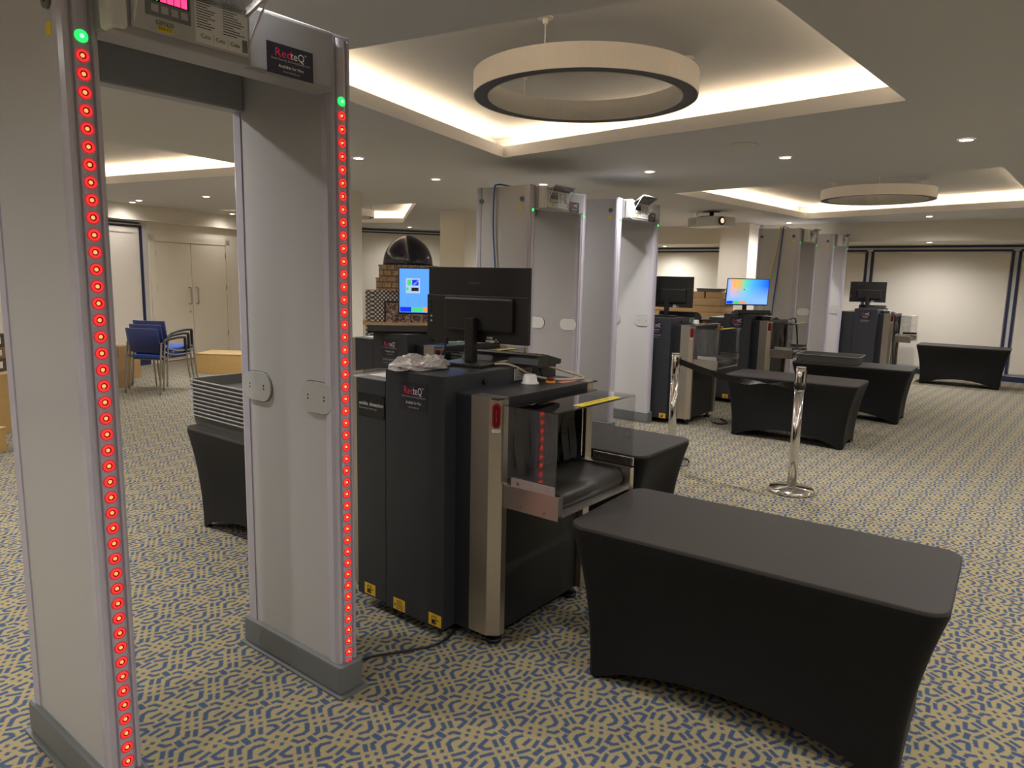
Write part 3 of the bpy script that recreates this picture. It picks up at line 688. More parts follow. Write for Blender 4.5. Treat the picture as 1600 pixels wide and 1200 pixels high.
# ================================================================== X-RAY SCANNERS
def make_scanner(loc, label):
    R = empty('xray_scanner', (*loc, 0), label, 'x-ray machine', 'baggage x-ray machines')
    mb = MB(); mb.box((-.56, -.07, .05), (-.22, .69, 1.104), 'machine_dark', .004); hs = mb.build('generator_housing', R)
    redteq(R, face_frame((-.475, -.0702, .945), (1, 0, 0), (0, 0, 1)), .165, .118)
    mb = MB(); plate(face_frame((-.2198, .37, 1.045), (0, 1, 0), (0, 0, 1)), .13, .05, .0008, 'plate_grey', mb)
    for k in range(6): plate(face_frame((-.219, .375, 1.052+k*.007), (0, 1, 0), (0, 0, 1)), .12*random.uniform(.6, 1), .003, .0003, 'dark_text', mb)
    mb.build('rating_label', hs)
    mb = MB(); mb.cyl((-.22, .17, 1.062), (-.206, .17, 1.062), .012, 'black_plastic'); mb.build('locking_knob', hs)
    mb = MB(); mb.box((-.752, -.069, .06), (-.562, .69, 1.05), 'machine_dark', .004); sec = mb.build('entry_section', R)
    mb = MB(); mb.box((-.752, .0, 1.05), (-.562, .69, 1.053), 'alu'); mb.build('top_plate', sec)
    # exit end frame
    mb = MB(); mb.box((-.232, 0, .055), (-.137, .71, 1.028), 'machine_black', .003); ef = mb.build('end_frame', R)
    mb = MB(); mb.box((-.232, 0.001, 1.028), (-.002, .709, 1.035), 'machine_dark'); mb.box((-.06, .06, .985), (-.004, .65, 1.03), 'machine_black'); mb.build('end_top', R)
    mb = MB(); mb.box((-.13, .03, .06), (-.03, .68, .60), 'machine_black', .004); mb.box((-.13, .03, .60), (-.05, .68, .69), 'machine_black'); mb.build('lower_panel', R)
    def post(pts, name='corner_post'):
        mb = MB(); mb.prism(pts, 'z', .062, 1.036, 'steel'); return mb.build(name, R)
    p = post([(-.137, -.003), (-.045, -.003), (-.002, .032), (-.002, .062), (-.137, .062)])
    post([(-.137, .713), (-.045, .713), (-.002, .678), (-.002, .628), (-.137, .628)])
    post([(-.887, .713), (-.752, .713), (-.752, .628), (-.887, .628)]); post([(-.887, -.003), (-.752, -.003), (-.752, .062), (-.887, .062)])
    c = Vector((-.0235, .0145, 0)); r = Vector((.043, .035, 0)).normalized()
    M = face_frame((c.x, c.y, .965), r, (0, 0, 1))
    def cap(w, h, t0, t1, m, mb):
        pts = [M @ Vector((y, x, 0)) for x, y in oval(0, 0, h, w, 8)]; nrm = M.to_3x3() @ Vector((0, 0, 1))
        mb.rings([[q+nrm*t0 for q in pts], [q+nrm*t1 for q in pts]], m, smooth=False)
    mb = MB(); cap(.034, .098, .0004, .006, 'lamp_red', mb); cap(.020, .080, .006, .010, 'lamp_red_dark', mb); cap(.008, .05, .010, .0125, 'lamp_red', mb); mb.build('indicator_lamp', p)
    mb = MB(); mb.box((-.016, -.066, .0004), (.016, -.054, .001), 'paper', M=M); l = mb.build('small_label', p)
    text('lettering', [('X-RAY ON', .006, 0, -.060, 'black_ink', 'CENTER', .024)], M @ Matrix.Translation((0, 0, .0012)), p)
    # conveyors
    for s, nm in ((1, 'exit'), (-1, 'entry')):
        X = (lambda x: x) if s == 1 else (lambda x: -.889-x)
        def bx(mb, x0, y0, z0, x1, y1, z1, m, bev=0): a, b = sorted((X(x0), X(x1))); mb.box((a, y0, z0), (b, y1, z1), m, bev)
        mb = MB(); bx(mb, 0, .035, .60, .262, .065, .695, 'steel_plate', .002); bx(mb, 0, .575, .60, .262, .605, .695, 'steel_plate', .002)
        bx(mb, .02, .065, .607, .258, .575, .613, 'alu'); cb = mb.build('conveyor_frame', R)
        if s == 1:
            for bxx in (.09, .20): mb = MB(); mb.cyl((bxx, .0345, .62), (bxx, .033, .62), .004, 'screw', 10); mb.build('bolt', cb)
        mb = MB()
        prof = [(-.10, .690), (.185, .690)] + [(.185+.043*math.sin(t), .647+.043*math.cos(t)) for t in [PI*i/12 for i in range(1, 12)]] + [(.185, .604+.012), (-.10, .616)]
        pts = [(X(a), b) for a, b in prof]; mb.prism(pts, 'y', .068, .572, 'rubber_belt', True); mb.build('conveyor_belt', R)
        # hood
        mb = MB(); bx(mb, -.01, .028, .70, .25, .034, 1.005, 'acrylic'); bx(mb, -.01, .606, .70, .25, .612, 1.005, 'acrylic'); bx(mb, -.01, .028, 1.005, .25, .612, 1.011, 'acrylic'); hd = mb.build('safety_hood', R)
        hd['label'] = 'clear plastic hood over the conveyor'
        for y0, y1 in ((.020, .028), (.612, .620)):
            mb = MB(); bx(mb, .05, y0, .698, .252, y1, .733, 'alu', .001)
            yy = y0 if y0 < .1 else y0-.006
            for x in (.085, .22): mb.cyl((X(x), yy, .715), (X(x), yy-.003, .715), .006, 'chrome', 12)
            mb.build('hood_bracket', hd)
        if s == 1:
            T = face_frame((X(.16), .24, 1.0112), (0, 1, 0), (-1, 0, 0)); T = face_frame((.245, .20, 1.0114), (0, 1, 0), (-1, 0, 0))
            mb = MB(); plate(T, .30, .042, .0006, 'bright_yellow', mb); wl = mb.build('warning_label', hd)
            text('lettering', [('DO NOT REACH INTO', .024, .15, .021, 'dark_text', 'CENTER', .2)], T @ Matrix.Translation((0, 0, .0008)), hd)
        # lead curtain
        for k in range(9):
            y0 = .072+k*.0555; mb = MB(); n = 8; a = .012*math.sin(k*1.9)+.006
            pts = [(X(-.028+a*(i/n)**1.5+.006*math.sin(i*.9+k)), .992-.288*i/n) for i in range(n+1)]
            pts2 = [(q[0]+s*.004, q[1]) for q in pts]
            mb.prism(pts+pts2[::-1], 'y', y0, y0+.052, 'curtain_rubber'); mb.build('curtain_flap', R)
        if s == -1:
            mb = MB(); bx(mb, -.13, 0, 1.0, 0, .71, 1.036, 'machine_dark'); bx(mb, -.137, .062, .06, -.03, .628, .60, 'machine_black'); mb.build('entry_frame', R)
    # controls on the top
    mb = MB(); mb.lathe([(.040, 0), (.040, .006), (.033, .010), (.029, .036), (.024, .042), (.0005, .043)], (-.155, .40, 1.035), 'white_plastic', 24)
    mb.build('beacon', R)['label'] = 'round white beacon cap'
    mb = MB(); mb.lathe([(.021, 0), (.021, .010)], (-.105, .485, 1.035), 'amber', 20); mb.lathe([(.012, .010), (.016, .016), (.017, .024), (.0005, .026)], (-.105, .485, 1.035), 'lamp_red', 20); mb.build('emergency_stop', R)
    mb = MB(); mb.box((-.10, .525, 1.0352), (-.06, .64, 1.036), 'salmon'); mb.build('stop_label', R)
    # low warning labels
    def wl(x, z, lift, fork):
        Mx = face_frame((x, -.0702, z), (1, 0, 0), (0, 0, 1)); mb = MB(); plate(Mx, .072, .052, .0008, 'yellow', mb)
        if fork:
            def r(a, b, c, d): plate(Mx @ Matrix.Translation((a, b, .0008)), c-a, d-b, .0004, 'black_ink', mb)
            r(.018, .012, .038, .026); r(.018, .026, .021, .042); r(.018, .039, .033, .042); r(.031, .026, .034, .042); r(.041, .008, .044, .046); r(.044, .026, .060, .029)
            for xx in (.022, .035): mb.cyl(Mx @ Vector((xx, .010, .0008)), Mx @ Vector((xx, .010, .0013)), .005, 'black_ink', 10)
        else:
            for k in range(6): plate(Mx @ Matrix.Translation((.02, .006+k*.007, .0008)), .045*random.uniform(.6, 1), .0028, .0004, 'dark_text', mb)
            for k in range(3): plate(Mx @ Matrix.Translation((.005+k*.0015, .016+k*.004, .0008)), .011-k*.003, .003, .0004, 'dark_text', mb)
        mb.build('warning_label', hs if x > -.56 else sec)
    wl(-.705, .070, 0, True); wl(-.515, .056, 0, False); wl(-.300, .056, 0, True)
    for x in (-.07, -.82):
        for y in (.08, .64):
            mb = MB(); mb.cyl((x, y, 0), (x, y, .018), .034, 'black_plastic'); mb.cyl((x, y, .018), (x, y, .064), .014, 'screw'); mb.build('foot', R)
    return R, hs, sec
R1, HS, SEC = make_scanner((-1.69, 2.07), 'nearest dark grey baggage scanner, with a plastic bag and the big black monitor on top')
def more(loc, label):
    c = copy_tree(R1, None, label, (*loc, 0))
    hs = [h for h in c.children if h.name.startswith('generator_housing')][0]
    text('lettering', [('smiths detection', .022, -.46, .925, 'grey_ink', 'LEFT', .13), ('Powered by Technology', .012, -.46, .90, 'grey_ink', 'LEFT', .11)], face_frame((0, -.0702, 0), (1, 0, 0), (0, 0, 1)), hs)
    return c
more((-3.22, 3.32), 'dark grey baggage scanner with a bright blue screen on top, behind the nearest scanner')
more((-3.06, 6.86), 'dark grey baggage scanner just right of the third gate, behind the stretched barrier belt')
more((-2.86, 8.60), 'dark grey baggage scanner under the screen with an orange and blue picture')
more((-2.28, 12.55), 'farthest dark grey baggage scanner, in front of the wide roller blind')
Mn = face_frame((-.735, -.0692, .885), (1, 0, 0), (0, 0, 1))
mb = MB(); plate(Mn, .168, .10, .003, 'black_gloss', mb)
for x in (.008, .16):
    for z in (.008, .092): mb.cyl(Mn @ Vector((x, z, .003)), Mn @ Vector((x, z, .005)), .004, 'black_ink', 10)
npl = mb.build('name_plate', R1)
text('lettering', [('smiths detection', .024, .006, .056, 'white_ink', 'LEFT', .156), ('Powered by Technology', .012, .006, .036, 'grey_ink', 'LEFT', .115)], Mn @ Matrix.Translation((0, 0, .003)), npl)

# ================================================================== TABLES IN STRETCH COVERS
TH = .598
def rrect(a, b, r, n=6, m=9):
    """rounded rectangle, corner points and points along the sides, counter-clockwise from +x side; returns (x, y, side-parameter)"""
    P = []
    cs = [(a-r, b-r, 0), (-a+r, b-r, 90), (-a+r, -b+r, 180), (a-r, -b+r, 270)]
    for k, (cx, cy, d) in enumerate(cs):
        for i in range(n+1):
            t = math.radians(d+90*i/n); P.append((cx+r*math.cos(t), cy+r*math.sin(t), 0.))
        nx = cs[(k+1) % 4]; t1 = math.radians(d+90); x0, y0 = cx+r*math.cos(t1), cy+r*math.sin(t1)
        t2 = math.radians(nx[2]); x1, y1 = nx[0]+r*math.cos(t2), nx[1]+r*math.sin(t2)
        for i in range(1, m): f = i/m; P.append((x0+(x1-x0)*f, y0+(y1-y0)*f, math.sin(PI*f)))
    return P
def cloth_mesh(a, b, inx=.085, iny=.045, hem=.10, bare=False):
    mb = MB(); top = rrect(a, b, .065); foot = rrect(a-inx, b-iny, .035); R = []
    for z, s in ((TH, .965), (TH, .985), (TH-.004, .995), (TH-.012, 1.), (TH-.026, 1.)):
        q = rrect(a-(1-s)*a*.3, b-(1-s)*b*.5, .065); R.append([(x, y, z) for x, y, _ in q])
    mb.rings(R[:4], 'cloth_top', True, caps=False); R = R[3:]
    N = 14
    for k in range(1, N+1):
        t = k/N; ring = []
        e = 1-(1-t)**2.1
        for (x0, y0, p0), (x1, y1, p1) in zip(top, foot):
            long = abs(y1) >= b-iny-.001
            hz = hem*(1. if long else .5)*p1**.7
            z0 = TH-.026; z = z0+(hz+.006-z0)*t
            dent = .03*p1*math.sin(PI*t)**1.2
            f = 1-dent/(b if long else a)
            x, y = x0+(x1-x0)*e, y0+(y1-y0)*e
            if long: y *= f
            else: x *= f
            ring.append((x, y, z))
        R.append(ring)
    mb.rings(R, 'cloth_black', True, caps=False)
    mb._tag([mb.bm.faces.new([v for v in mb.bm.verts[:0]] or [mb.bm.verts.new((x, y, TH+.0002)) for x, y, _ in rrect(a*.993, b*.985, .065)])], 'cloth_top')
    return mb
CLOTH = {}
def table(x0, y0, L, W, label, rot=0.):
    o = empty('folding_table', (x0, y0, 0), label, 'table', 'folding tables under black stretch covers', math.radians(rot))
    k = (L, W)
    if k not in CLOTH:
        c = cloth_mesh(L/2, W/2).build('stretch_cover', o); CLOTH[k] = c.data
    else:
        c = bpy.data.objects.new('stretch_cover', CLOTH[k]); COL.objects.link(c); c.parent = o
    for sx in (-1, 1):
        for sy in (-1, 1):
            mb = MB(); x, y = sx*(L/2-.115), sy*(W/2-.075)
            mb.cyl((x, y, 0), (x, y, TH-.03), .011, 'black_plastic', 12); mb.build('leg', o)
    return o
table(-.812, 2.46, 1.22, .60, 'nearest black covered table at the end of the near scanner belt', 3.2)
table(-3.45, 2.31, 1.12, .60, 'black covered table seen through the nearest gate, carrying a stack of grey trays')
table(-2.27, 3.50, 1.22, .60, 'black covered table just behind the near scanner hood')
table(-2.07, 7.04, 1.20, .58, 'black covered table behind the chrome barrier post', 2)
table(-1.94, 8.72, 1.22, .58, 'black covered table with a single grey tray lying on it', 3)
table(-1.32, 12.72, 1.20, .56, 'farthest black covered table, in front of the wide roller blind', 2)

# ================================================================== TRAYS
def tray_mesh(a=.31, b=.21, d=.060):
    mb = MB(); t = .0026; k = .22
    q = lambda s, z, e=0.: [(x, y, z) for x, y, _ in rrect(a-s+e, b-s+e, max(.012, .05-s+e), 5, 2)]
    o = k*d
    mb.rings([q(o+t, t), q(t, d), q(0, d+.0022), q(-.012, d+.0022), q(-.0135, d-.0015), q(-.012, d-.0015), q(-.011, d-.0006), q(0, d-.001)], 'tray_rim', smooth=False, caps=False)
    mb.rings([q(0, d-.001), q(o, 0)], 'tray_grey', smooth=False, caps=False)
    mb._tag([mb.bm.faces.new([mb.bm.verts.new(p) for p in q(o, 0)]), mb.bm.faces.new([mb.bm.verts.new(p) for p in q(o+t, t)])], 'tray_grey')
    for f in mb.bm.faces:
        c = f.calc_center_median()
        if c.z < d-.003 and all(v.co.z > t*.5 for v in f.verts) or f.normal.z > .9 and c.z < .01: f.material_index = mb.mi('tray_grey')
    return mb
NT = 10
for k in range(NT):
    nm = ['lowest', 'second', 'third', 'fourth', 'fifth', 'sixth', 'seventh', 'eighth', 'ninth', 'topmost'][k]
    lb = f'{nm} grey security tray' + (' from the bottom of the stack seen through the gate' if 0 < k < 9 else ' of the stack seen through the gate')
    if k == 0: tr = tray_mesh().build('security_tray', None, (-3.735, 2.285, TH+.002)); tag(tr, lb, 'tray', 'grey trays stacked on the table behind the gate'); TR = tr
    else: tr = copy_tree(TR, None, lb, (-3.735+.002*math.sin(k*2.2), 2.285, TH+.002+k*.0228))
# (the single tray is a little deeper)
o = tray_mesh(.33, .23, .085).build('security_tray', None, (-2.2, 8.74, TH+.003), math.radians(4)); tag(o, 'single grey security tray lying on the black covered table', 'tray')

# ================================================================== MONITORS, CONSOLES, CLUTTER
ZT = 1.104
def monitor(loc, yaw, label, tilt=0., screen=None, brand=False, low=0.):
    o = empty('monitor', (*loc, ZT), label, 'monitor', None, math.radians(yaw))
    mb = MB(); mb.box((-.11, -.085, 0), (.11, .085, .014), 'black_plastic', .004); mb.build('stand_base', o)
    mb = MB(); mb.box((-.024, -.022, .012), (.024, .018, .21), 'black_plastic', .008, seg=3); mb.build('stand_pole', o)
    zb = .099-low; T = Matrix.Translation((0, .05, zb)) @ Matrix.Rotation(math.radians(tilt), 4, 'X')
    mb = MB(); mb.box((-.2675, -.006, 0), (.2675, .006, .33), 'black_plastic', .002, M=T)
    mb.box((-.2675, -.018, 0), (.2675, -.006, .205), 'black_plastic', .003, M=T); mb.box((-.16, -.040, .05), (.20, -.018, .20), 'black_plastic', .012, M=T); pn = mb.build('panel', o)
    mb = MB(); mb.box((-.250, .006, .018), (.250, .0066, .318), 'black_gloss', M=T)
    if not screen: mb.build('screen', o)
    else:
        mb.bm.free(); mb = MB()
        mb.box((-.260, .006, .014), (.260, .0066, .322), 'scr_blue' if screen == 'blue' else 'scr_gradient', M=T)
        sc = mb.build('screen', o); sc['label'] = 'lit blue screen'
        mb = MB()
        def r(x0, z0, x1, z1, m, l=.0072): mb.box((-x1, .0062, z0), (-x0, l, z1), m, M=T)      # x runs to the viewer's right
        for i, m in enumerate(('scr_deep', 'scr_green', 'scr_orange')):
            r(-.255+i*.082, .018, -.177+i*.082, .052, m); mb.build('screen_button', sc); mb = MB()
        if screen == 'blue':
            r(-.215, .15, -.115, .255, 'scr_pale', .0070); r(-.205, .205, -.175, .245, 'scr_green'); r(-.170, .205, -.125, .245, 'scr_deep'); r(-.175, .165, -.125, .19, 'scr_black'); r(-.212, .17, -.195, .19, 'scr_green')
            for k, (zx, xx) in enumerate(((.22, -.150), (.212, -.16), (.232, -.138))): r(xx, zx, xx+.012, zx+.006, 'scr_pale', .0076)
            mb.build('screen_window', sc); mb = MB(); r(.10, .12, .13, .30, 'scr_pale', .0070)
        else:
            r(-.055, .19, -.035, .20, 'scr_deep'); r(-.03, .20, .01, .206, 'scr_pale')
        mb.build('screen_window', sc)
    for k in range(5):
        mb = MB(); mb.cyl(T @ Vector((-.243, -.018, .085+k*.022)), T @ Vector((-.243, -.0205, .085+k*.022)), .0045, 'pale_trim' if k < 2 else 'black_gloss', 10); mb.build('side_button', pn)
    FB = T @ face_frame((0, -.0181, 0), (1, 0, 0), (0, 0, 1)); FB2 = T @ face_frame((0, -.0061, 0), (1, 0, 0), (0, 0, 1))
    if not screen:
        mb = MB(); plate(FB @ Matrix.Translation((.06, .018, 0)), .030, .010, .0006, 'pale_trim', mb); plate(FB @ Matrix.Translation((.055, .003, 0)), .042, .010, .0006, 'paper', mb)
        for k in range(3): plate(FB @ Matrix.Translation((.098+.008*k, .006+.008*(k % 2), 0)), .006, .006, .0006, 'pale_trim', mb)
        mb.build('rear_label', pn)
    if brand:
        text('lettering', [('voosiu', .021, -.02, .262, 'grey_dim', 'CENTER', .062)], FB2, pn)
        mb = MB(); mb.tube([(-.13, -.012, .11), (-.13, -.02, .06), (-.15, -.03, .02), (-.16, -.02, .006)], .004, 'black_plastic'); mb.box((-.14, -.02, .085), (-.12, -.004, .115), 'sticker_navy', .003); mb.build('video_cable', o)
    return o
mat('grey_dim', (.16, .155, .15), .5)
monitor((-2.095, 2.364), 8, 'large black monitor seen from behind, on the nearest scanner', brand=True)
monitor((-3.64, 3.725), 221, 'monitor with a plain bright blue screen, half hidden by the large black monitor', screen='blue', low=-.01)
monitor((-3.50, 7.12), 8, 'black monitor seen from behind, just right of the third gate')
monitor((-3.30, 8.87), 222, 'monitor with an orange, green and blue gradient screen', tilt=-5, screen='grad')
monitor((-2.745, 12.83), 9, 'farthest black monitor seen from behind, against the wide roller blind')
def console(loc, yaw, label, z=ZT):
    o = empty('operator_console', (*loc, z), label, 'keyboard', 'scanner operator consoles', math.radians(yaw))
    mb = MB(); mb.prism([(-.11, 0), (.11, 0), (.115, .012), (.10, .052), (.02, .050), (-.115, .020), (-.115, .006)], 'x', -.20, .20, 'black_plastic'); mb.build('case', o)
    mb = MB()
    Mx = face_frame((-.17, -.10, .0245), (1, 0, 0), (0, .135, .030))
    for i in range(11):
        for j in range(3): mb.box((i*.031, .015+j*.03, 0), (i*.031+.022, .035+j*.03, .004), 'black_plastic', M=Mx)
    mb.build('keys', o)
    return o
console((-2.035, 2.575), 188, 'black operator console behind the large black monitor')
console((-3.64, 3.36), 222, 'dark operator console below the plain blue screen')
console((-3.46, 7.37), 188, 'black operator console behind the monitor just right of the third gate')
console((-3.15, 8.695), 222, 'dark operator console below the orange and blue screen')
console((-2.70, 13.06), 189, 'black operator console behind the farthest monitor')
# plastic bag
def bag():
    mb = MB(); n, m = 28, 12; R = []
    for j in range(m+1):
        t = j/m; r = math.cos(t*PI/2*.97)**.55; z = math.sin(t*PI/2)*.042; ring = []
        for i in range(n):
            a = 2*PI*i/n; q = 1+.10*math.sin(3*a+1)+.07*math.sin(7*a+j*1.3)+random.uniform(-.05, .05)
            ring.append((.095*r*q*math.cos(a), .15*r*q*math.sin(a), max(.0012, z*(1+.35*math.sin(2*a+.6)+random.uniform(-.16, .16)))+(.0012 if j else 0)))
        R.append(ring)
    mb.rings(R, 'poly_bag', False); return mb.build('plastic_bag', None, (-2.165, 2.125, ZT+.001), .1)
tag(bag(), 'crumpled clear plastic bag lying on the nearest scanner', 'bag')
o = MB().box((-.03, -.05, 0), (.03, .05, .012), 'black_plastic', .002).build('card_reader', None, (-2.0, 2.12, ZT+.001)) if False else None
cable('data_cable', [(-2.02, 2.44, 1.112), (-1.95, 2.50, 1.125), (-1.88, 2.62, 1.10), (-1.80, 2.74, 1.06), (-1.755, 2.76, 1.043), (-1.76, 2.70, 1.042), (-1.82, 2.62, 1.043), (-1.875, 2.54, 1.06), (-1.93, 2.44, 1.112), (-2.0, 2.40, 1.112)], .0055, 'cream_cable', 'cream data cable looping over the top of the nearest scanner')
cable('video_cable', [(-2.06, 2.47, 1.112), (-1.96, 2.56, 1.118), (-1.89, 2.585, 1.10), (-1.87, 2.60, 1.05), (-1.865, 2.62, 1.042)], .005, 'black_plastic', 'black cable drooping off the back of the nearest scanner top')
o = MB().box((-.045, -.03, 0), (.045, .03, .004), 'green_paper').build('paper_slip', None, (-3.38, 3.62, 1.0365), .5); tag(o, 'pale green paper slip on the scanner with the blue screen', 'paper')
cable('data_cable', [(-3.36, 3.70, 1.04), (-3.32, 3.76, 1.045), (-3.31, 3.84, 1.04), (-3.34, 3.90, 1.04), (-3.30, 3.95, 1.04)], .005, 'cream_cable', 'short white cable curled on the scanner with the blue screen')
def adapter(loc, z, label, yaw=0.):
    o = empty('power_adapter', (*loc, z), label, 'adapter', None, yaw)
    mb = MB(); mb.box((-.075, -.035, 0), (.075, .035, .04), 'black_plastic', .006); mb.build('case', o)
    mb = MB(); mb.tube([(.075, 0, .02), (.12, .02, .03), (.16, .0, .008), (.22, .05, .006), (.28, .02, .006)], .006, 'black_plastic'); mb.build('lead', o)
adapter((-3.02, 8.80), 1.037, 'black power adapter and lead on the scanner below the gradient screen', 1.1)
adapter((-3.19, 7.45), 1.037, 'black power adapter on the scanner right of the third gate', 1.2)
adapter((-2.45, 12.76), 1.037, 'black power adapter on the farthest scanner', 1.1)
cable('power_cable', [(-2.95, 7.44, .007), (-2.86, 7.36, .007), (-2.80, 7.25, .007), (-2.84, 7.15, .007), (-2.93, 7.18, .007)], .008, 'black_plastic', 'black cable looped on the carpet beside the scanner right of the third gate')
cable('power_cable', [(-2.83, 9.20, 1.04), (-2.80, 9.28, 1.05), (-2.79, 9.325, .98), (-2.76, 9.325, .78), (-2.74, 9.325, .5), (-2.74, 9.34, .008)], .009, 'black_plastic', 'black cable hanging at the end of the scanner below the gradient screen')
cable('power_cable', [(-2.30, 12.54, 1.043), (-2.265, 12.535, 1.02), (-2.258, 12.535, .85), (-2.25, 12.53, .6), (-2.22, 12.52, .3), (-2.18, 12.5, .008)], .010, 'black_plastic', 'black cable hanging down the farthest scanner')

# ================================================================== BARRIER POSTS
def stanchion(loc, label, belt_to=None):
    o = empty('barrier_post', (*loc, 0), label, 'barrier post', 'chrome barrier posts')
    mb = MB(); mb.lathe([(.155, 0), (.160, .006), (.160, .020), (.150, .030), (.04, .040), (.032, .042)], (0, 0, 0), 'chrome', 48); mb.build('base', o)
    mb = MB(); mb.lathe([(.0315, .040), (.0315, .74)], (0, 0, 0), 'chrome', 28); mb.build('pole', o)
    mb = MB(); mb.lathe([(.034, .74), (.0345, .742), (.0345, .895), (.031, .900), (.033, .903), (.033, .910), (.0005, .911)], (0, 0, 0), 'chrome', 28)
    for k in range(4):
        a = k*PI/2+.7; mb.box((.030*math.cos(a)-.006, .030*math.sin(a)-.006, .80), (.0365*math.cos(a)+.006, .0365*math.sin(a)+.006, .88), 'black_plastic')
    mb.build('head', o)
    return o
stanchion((-1.494, 5.19), 'chrome barrier post standing alone on the open carpet')
sp = stanchion((-2.53, 5.36), 'chrome barrier post behind the table, with a black belt pulled out of it')
mb = MB(); A, B = Vector((.036, -.005, .845)), Vector((1.036-.036, -.165, .775)); n = 30; pts = []
for i in range(n+1):
    t = i/n; c = A.lerp(B, t); c.z -= .05*math.sin(PI*t); tw = 0 if t < .55 else (t-.55)/.45*PI
    if t > .9: tw = PI
    nrm = Vector((.16, 1.0, 0)).normalized(); up = Vector((0, 0, 1))*math.cos(tw)+nrm*math.sin(tw)
    th = (nrm*math.cos(tw)-Vector((0, 0, 1))*math.sin(tw))*.0012
    h = .024*(1-.55*math.exp(-((t-.8)/.09)**2)); pts.append([c-up*h-th, c+up*h-th, c+up*h+th, c-up*h+th])
mb.rings(pts, 'black_plastic', False); mb.lathe([(.0362, .750), (.0385, .750), (.0385, .797), (.0362, .797), (.0362, .750)], (1.036, -.17, 0), 'black_plastic', 28, caps=False); mb.build('belt', sp)

# ================================================================== LEFT SIDE: CHAIRS, BOXES
def chair():
    R = empty('stacking_chair', (-8.79, 4.01, 0), 'lowest blue stacking chair of the stack by the cupboard doors', 'chair', 'blue stacking chairs', math.radians(24))
    mb = MB(); N = 10
    for s in (0, 1):
        pass
    R1 = []
    for i in range(N+1):
        t = i/N; x = -.225+.45*t; cv = .035*(1-(2*t-1)**2)
        R1.append([(x, -.03-cv-.0, .50), (x, -.075-cv, .785), (x*1.0, -.060-cv, .79), (x, -.012-cv, .50)])
    mb.rings(R1, 'chair_blue', True); mb.build('backrest', R)
    mb = MB(); mb.box((-.225, .0, .425), (.225, .44, .462), 'seat_blue', .014, seg=3); mb.box((-.215, .01, .415), (.215, .43, .426), 'chair_blue', .003); mb.build('seat', R)
    for s in (-1, 1):
        mb = MB(); mb.tube([(s*.262, .44, .0), (s*.255, .40, .35), (s*.252, .37, .62), (s*.252, .365, .645)], .011, 'chair_metal'); mb.build('leg', R)
        mb = MB(); mb.tube([(s*.25, -.10, .0), (s*.245, -.06, .40), (s*.242, -.03, .62)], .011, 'chair_metal'); mb.build('leg', R)
        mb = MB(); mb.tube([(s*.243, -.035, .60), (s*.248, .05, .645), (s*.252, .25, .665), (s*.252, .375, .66)], .014, 'black_plastic', 8); mb.box((s*.252-.012, .355, .47), (s*.252+.012, .385, .655), 'black_plastic', .004); mb.build('armrest', R)
        mb = MB(); mb.tube([(s*.243, -.045, .46), (s*.245, .12, .418), (s*.252, .395, .418)], .010, 'chair_metal'); mb.build('side_rail', R)
    mb = MB(); mb.tube([(-.242, .05, .405), (.242, .05, .405)], .009, 'chair_metal'); mb.tube([(-.25, .37, .405), (.25, .37, .405)], .009, 'chair_metal'); mb.build('cross_rail', R)
    return R
ch = chair(); c24, s24 = math.cos(math.radians(24)), math.sin(math.radians(24))
for k, nm in ((1, 'middle'), (2, 'topmost')):
    copy_tree(ch, None, f'{nm} blue stacking chair of the stack by the cupboard doors', (-8.79-s24*.062*k, 4.01+c24*.062*k, .043*k))
def carton(name, loc, size, yaw, m, label, cat='box', group=None, open_top=False):
    o = empty(name, loc, label, cat, group, yaw)
    w_, d_, h_ = size[0]/2, size[1]/2, size[2]
    mb = MB(); mb.box((-w_, -d_, 0), (w_, d_, h_), m, .004); b = mb.build('body', o)
    mb = MB(); mb.box((-w_*.995, -.028, h_), (w_*.995, .028, h_+.0008), 'card_dark'); mb.box((-w_-.0008, -.028, h_*.72), (-w_, .028, h_), 'card_dark'); mb.box((w_, -.028, h_*.72), (w_+.0008, .028, h_), 'card_dark'); mb.build('tape', o)
    return o
carton('cardboard_box', (-9.62, 3.77, 0), (.62, .48, .53), .42, 'cardboard', 'tall creased cardboard box left of the blue chairs, with papers on top')
carton('cardboard_box', (-10.30, 4.27, 0), (.5, .36, .36), .42, 'cardboard', 'low cardboard box behind the blue chairs')
for k, (x, y) in enumerate(((-9.68, 3.73), (-9.52, 3.81))):
    o = MB().box((-.14, -.10, 0), (.14, .10, .008), 'paper').build('paper_sheets', None, (x, y, .534+k*.0085), .3+.5*k); tag(o, ['lower white paper bundle on the tall cardboard box', 'upper white paper bundle on the tall cardboard box'][k], 'paper')
def crate(loc, yaw, L, D, H, label, name='wooden_box'):
    o = empty(name, loc, label, 'box', None, yaw)
    mb = MB(); mb.box((-L/2, -D/2, 0), (L/2, D/2, H-.012), 'mdf', .003); mb.build('body', o)
    mb = MB(); mb.box((-L/2-.004, -D/2-.004, H-.012), (L/2+.004, D/2+.004, H), 'mdf_top', .003); mb.build('top', o)
    return o
crate((-9.68, 5.74, 0), .60, 1.05, .5, .30, 'low tan wooden box in front of the cupboard doors, behind the tray stack')
crate((-7.93, 2.02, 0), .60, .9, .5, .54, 'tan wooden box at the left edge of the picture with small dark boxes on it')
crate((-6.86, 1.62, 0), .55, .5, .4, .20, 'small tan wooden box low at the left edge of the picture')
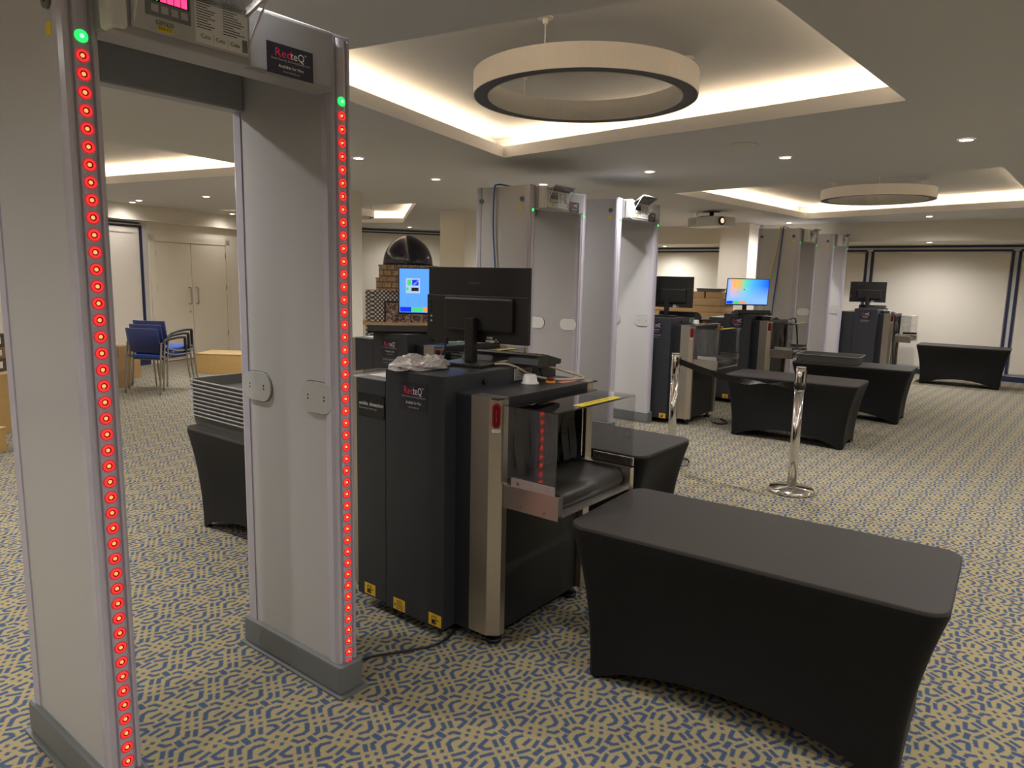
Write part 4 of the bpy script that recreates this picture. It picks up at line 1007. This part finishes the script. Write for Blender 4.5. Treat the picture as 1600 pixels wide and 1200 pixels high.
for k, (h, m, lb) in enumerate(((.12, 'dark_box', 'lowest small dark box with a white label at the left edge'), (.10, 'card_dark', 'middle small brown box with a white label at the left edge'), (.12, 'dark_box', 'topmost small dark box with a white label at the left edge'))):
    z = .541+sum((.12, .10, .12)[:k])+.001*k
    o = empty('small_box', (-7.76, 2.06, z), lb, 'box', 'small boxes at the left edge', .60)
    mb = MB(); mb.box((-.17, -.11, 0), (.17, .11, h), m, .003); mb.build('body', o)
    mb = MB(); mb.box((.06, -.1112, h*.25), (.15, -.110, h*.75), 'paper'); mb.box((.1701, -.05, h*.25), (.1712, .05, h*.75), 'paper'); mb.build('label', o)
# cartons on the far side
carton('cardboard_box', (-4.98, 10.95, 0), (1.24, .62, .80), .03, 'cardboard', 'big cardboard box under the flat cartons beside the far cream column')
for k, nm in enumerate(('lowest', 'second', 'third', 'topmost')):
    carton('flat_carton', (-4.97+.012*(k % 2), 10.94, .802+k*.1045), (1.22, .60, .102), .03+.012*(-1)**k, 'cardboard', f'{nm} long flat carton in the stack beside the far cream column', 'box', 'long flat cartons in a stack')
for k, x in enumerate((-4.78, -4.50)):
    carton('cardboard_box', (x, 10.88, 1.222), (.25, .3, .10), .05, 'cardboard', ['small carton on the flat carton stack, left one', 'small carton on the flat carton stack, next to the column'][k])
o = tray_mesh(.2, .15, .05); o = o.build('plastic_tray', None, (-4.60, 10.88, 1.326), .1); tag(o, 'pale plastic tray lying on the small cartons by the far column', 'tray')

# ================================================================== TILED OVEN
def oven():
    o = empty('tiled_oven', (-9.66, 9.14, 0), 'tiled oven with a dark blue dome by the far wall', 'oven', None, math.radians(46.6))
    cu = lambda r: (lambda co, n: ((math.atan2(co.x, -co.y))*r, co.z) if abs(n.z) < .7 else (co.x, co.y))
    W = .76
    pts = [(W, .45), (W, -.10), (W-.14, -.36), (-W+.14, -.36), (-W, -.10), (-W, .45)]
    flat = lambda co, n: (co.x+co.y*.9, co.z) if abs(n.z) < .7 else (co.x, co.y)
    mb = MB(); mb.prism(pts[::-1], 'z', 0, 1.20, 'tile_dots'); b = mb.build('tiled_base', o, uv=flat)
    mb = MB(); mb.prism([(x*1.10, y*1.14-.03) for x, y in pts][::-1], 'z', .585, .64, 'wood_light'); mb.build('wooden_shelf', o)
    for r, z0, z1 in ((.575, 1.20, 1.425), (.525, 1.425, 1.655)):
        mb = MB(); mb.lathe([(r, z0), (r, z1-.02), (r+.012, z1-.02), (r+.012, z1), (.02, z1)], (0, .05, 0), 'tile_brick', 48, smooth=False); mb.build('brick_tier', o, uv=cu(r))
    mb = MB(); mb.lathe([(.45*math.cos(t)**.86, 1.655+.50*math.sin(t)+.045*max(0, (t-.9)/.67)**2) for t in [PI/2*i/18*.999 for i in range(19)]], (0, .05, 0), 'dome_navy', 48); mb.build('dome', o)
    mb = MB(); mb.box((-.42, -.372, .64), (.50, -.358, 1.02), 'sticker_navy', .003); mb.build('opening_frame', o)
    mb = MB(); mb.box((-.385, -.378, .64), (.465, -.3725, .985), 'tile_mosaic'); mb.build('mosaic_panel', o, uv=lambda co, n: (co.x, co.z))
    return o
oven()
